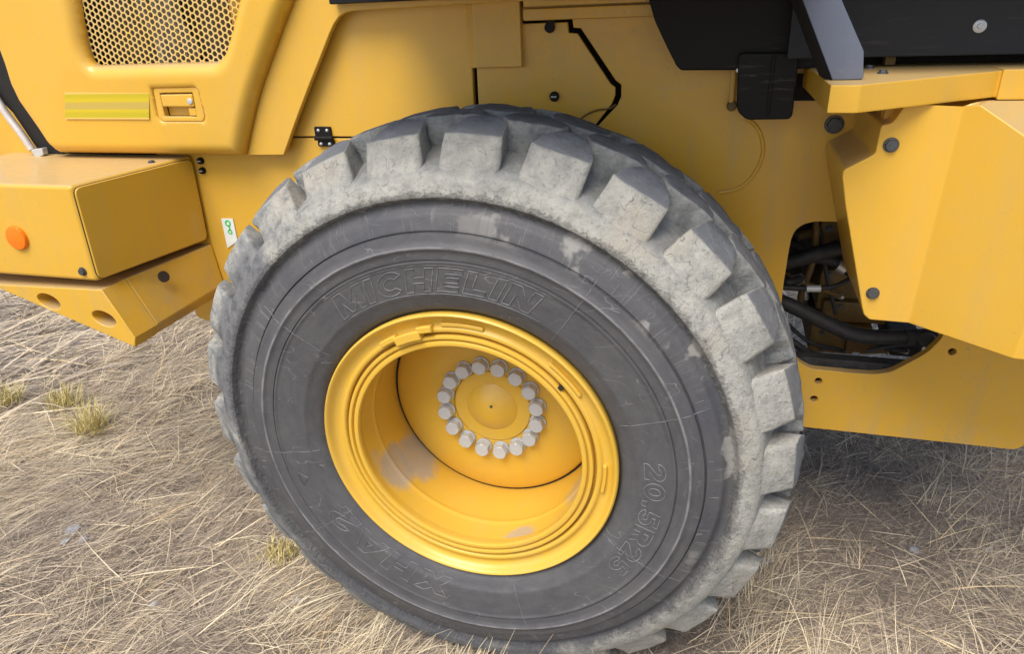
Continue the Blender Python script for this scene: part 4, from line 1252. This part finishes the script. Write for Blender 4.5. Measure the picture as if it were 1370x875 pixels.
def near_mask(x, y): return ~((x > -2.5) & (x < 1.95) & (y > -.75) & (y < 2.1)) if NEAR else np.ones(len(x), bool)
def litter(n, x0, x1, y0, y1, lmin, lmax, wmin, wmax, bias=0.0, name='dry_grass', rnd=.35):
    x, y = region(n, x0, x1, y0, y1); k = keep_off_tyre(x, y) & near_mask(x, y); x, y = x[k], y[k]; n = len(x)
    flow = vnoise(x, y, 1.3, 4.2) * .9
    az = WIND + flow + rng.normal(0, .5, n) + np.where(rng.random(n) < rnd, rng.uniform(-3.1, 3.1, n), 0)
    pt = vnoise(x, y, 2.2, 7.7) + .6 * vnoise(x, y, 7.0, 2.7)
    tint = np.clip(.30 + bias + .30 * pt + rng.normal(0, .16, n) + np.where(rng.random(n) < .2, .38, 0), 0, .97)
    o = blades(name, x, y, rng.uniform(lmin, lmax, n), rng.uniform(wmin, wmax, n), az, rng.uniform(.0, .38, n), rng.uniform(.05, .5, n), tint, curl=.18)
    o['kind'] = 'stuff'; o['label'] = 'matted dry straw-coloured grass covering the ground'; o['category'] = 'grass'
    return o
def tufts(nt_, per, x0, x1, y0, y1, lmin, lmax, name='dry_grass', wmin=.0011, wmax=.0026, rnd=.6, bias=0.0, lift=(.12, .75)):
    tx, ty = region(nt_, x0, x1, y0, y1); k = keep_off_tyre(tx, ty) & near_mask(tx, ty); tx, ty = tx[k], ty[k]; nt_ = len(tx)
    dens = vnoise(tx, ty, 1.6, 1.9); k = rng.random(nt_) < np.clip(.5 + 1.3 * dens, .06, 1); tx, ty = tx[k], ty[k]; nt_ = len(tx)
    tl = rng.uniform(lmin, lmax, nt_); ta = WIND + vnoise(tx, ty, 1.3, 4.2) * .9 + rng.normal(0, rnd, nt_); tt = rng.normal(.62 + bias, .12, nt_); te = rng.uniform(*lift, nt_)
    i = np.repeat(np.arange(nt_), per); n = len(i)
    sp_ = rng.uniform(.012, .05, nt_)[i]
    x = tx[i] + rng.normal(0, 1, n) * sp_; y = ty[i] + rng.normal(0, 1, n) * sp_
    o = blades(name, x, y, tl[i] * rng.uniform(.4, 1.2, n), rng.uniform(wmin, wmax, n), ta[i] + rng.normal(0, .42, n), np.clip(te[i] + rng.normal(0, .22, n), .02, 1.4), rng.uniform(.05, .9, n), np.clip(tt[i] + rng.normal(0, .16, n), 0, 1), seg=4, curl=.2)
    o['kind'] = 'stuff'; o['label'] = 'clumps of long dry yellow grass bent over'; o['category'] = 'grass'
    return o
# near ground, in the picture
litter(84000, -2.6, .05, -.75, 2.2, .04, .17, .0009, .0022)
litter(46000, .35, 2.0, -.6, 2.0, .04, .17, .0009, .0022, -.20, rnd=.6)
tufts(1250, 16, -2.7, .1, -.75, 2.4, .09, .30, bias=.03)
tufts(620, 14, .35, 2.0, -.6, 2.0, .09, .30, rnd=1.1, bias=-.08)
# at the foot of the tyre
tufts(110, 22, -.75, .55, -.30, -.02, .12, .26)
tufts(90, 20, -.62, .12, -.16, -.015, .13, .25, bias=.10, lift=(.55, 1.15))
tufts(40, 16, .60, .95, .15, .75, .14, .26, bias=-.02, rnd=1.2, lift=(.5, 1.1))
# short dark litter and broken stems, and a few thick golden stalks
litter(16000, -2.6, .05, -.75, 2.2, .015, .06, .0018, .0042, -.16, rnd=1.0)
litter(12000, .35, 2.0, -.6, 2.0, .015, .06, .0018, .0042, -.20, rnd=1.0)
litter(1500, -2.6, .05, -.75, 2.2, .12, .34, .0026, .0042, .36)
litter(700, .35, 2.0, -.6, 2.0, .12, .34, .0026, .0042, .36, rnd=.8)
# wider surroundings
NEAR = True
litter(50000, -5.0, 3.5, -2.6, 6.5, .12, .34, .003, .007, .05)
tufts(700, 24, -5.0, 3.5, -2.6, 6.5, .2, .4, 'dry_grass', .003, .006)
litter(45000, -9, 11, -4, 16, .2, .5, .006, .014, .06)

# ------------------------------------------------------------------ small plants and stones that stand out in the straw
M_WEED = plain('weed_leaf', (.56, .47, .19), .6, 0, .3, 60)
def weed(px, py, s, seed, lab):
    c = PZ(px, py, .0); z = gz(c.x, c.y)
    rw = random.Random(seed)
    bm = bmesh.new()
    for k in range(170):
        a = rw.uniform(0, 2 * math.pi); e = rw.uniform(.45, 1.45); L_ = s * rw.uniform(.5, 1.0)
        p0 = Vector((rw.gauss(0, .03), rw.gauss(0, .03), 0))
        d = Vector((math.cos(a) * math.cos(e), math.sin(a) * math.cos(e), math.sin(e)))
        side = d.cross(Vector((0, 0, 1))).normalized() * rw.uniform(.0012, .0026)
        pm = p0 + d * L_ * .55; pe = pm + (d + Vector((rw.gauss(0, .25), rw.gauss(0, .25), -.15))).normalized() * L_ * .45
        vs = [bm.verts.new(q) for q in (p0 - side, p0 + side, pm + side * .9, pm - side * .9)]
        bm.faces.new(vs)
        v5 = bm.verts.new(pe)
        bm.faces.new((vs[3], vs[2], v5))
    o = from_bm('weed', bm, M_WEED, None, 60, fix=False)
    o.location = (c.x, c.y, z)
    o['label'] = lab; o['category'] = 'weed'; o['group'] = 'yellow-green weed tufts'
for i, (a_, b_, s_, l_) in enumerate(((12, 545, .17, 'low yellow-green weed tuft growing farthest from the big tyre'), (88, 545, .15, 'yellow-green weed tuft growing between two others in the straw'), (122, 575, .20, 'tallest and shaggiest yellow-green weed tuft in the straw'), (378, 742, .07, 'tiny yellow-green weed sprouting right beside the big tyre'))): weed(a_, b_, s_, i, l_)
M_STONE = plain('grey_stone', (.30, .30, .31), .9, 0, .4, 30, .8)
STONES = ['largest grey stone of a cluster of three in the straw', 'middle-sized grey stone of a cluster of three in the straw', 'smallest grey stone of a cluster of three in the straw', 'lone grey stone in the straw, ahead of the cluster of three',
          'grey stone against the clay-caked side of the tyre', 'grey stone in shaded grass under the yellow frame plate', 'small grey stone in grass farthest along from the tyre', 'small grey stone in front of the foot of the tyre']
def stone(px, py, s, seed, lab):
    c = PZ(px, py, .0); rs = random.Random(seed)
    bm = bmesh.new(); bmesh.ops.create_icosphere(bm, subdivisions=3, radius=1)
    for v in bm.verts:
        n = noise.noise(v.co * 1.5 + Vector((seed * 9.1, 0, 0))) * .35 + noise.noise(v.co * 5 + Vector((seed, 3, 0))) * .12
        v.co *= (1 + n); v.co = Vector((v.co.x * s * rs.uniform(.95, 1.05), v.co.y * s * .8, v.co.z * s * .45))
    o = from_bm('stone', bm, M_STONE, None, 60)
    o.location = (c.x, c.y, gz(c.x, c.y) + s * .12); o.rotation_euler = (0, 0, rs.uniform(0, 6))
    o['label'] = lab; o['category'] = 'stone'; o['group'] = 'small grey stones in the grass'
for i, (a_, b_, s_) in enumerate(((98, 708, .030), (112, 722, .022), (88, 724, .018), (205, 806, .02), (1020, 752, .022), (1222, 738, .02), (1320, 736, .018), (400, 805, .016))): stone(a_, b_, s_, i + 1, STONES[i])

# flat faces stay flat beside their rounded edges
def walk(o):
    for c in o.children:
        yield c
        yield from walk(c)
for c in walk(loader):
    if c.type == 'MESH' and c.name.split('.')[0] not in ('tyre', 'tread_lug', 'engine_hood', 'rim', 'lock_ring', 'rim_barrel', 'wheel_disc', 'perforated_grille', 'raised_lettering', 'mould_mark', 'hydraulic_hose'):
        m_ = c.modifiers.new('weighted', 'WEIGHTED_NORMAL'); m_.keep_sharp = True; m_.weight = 80
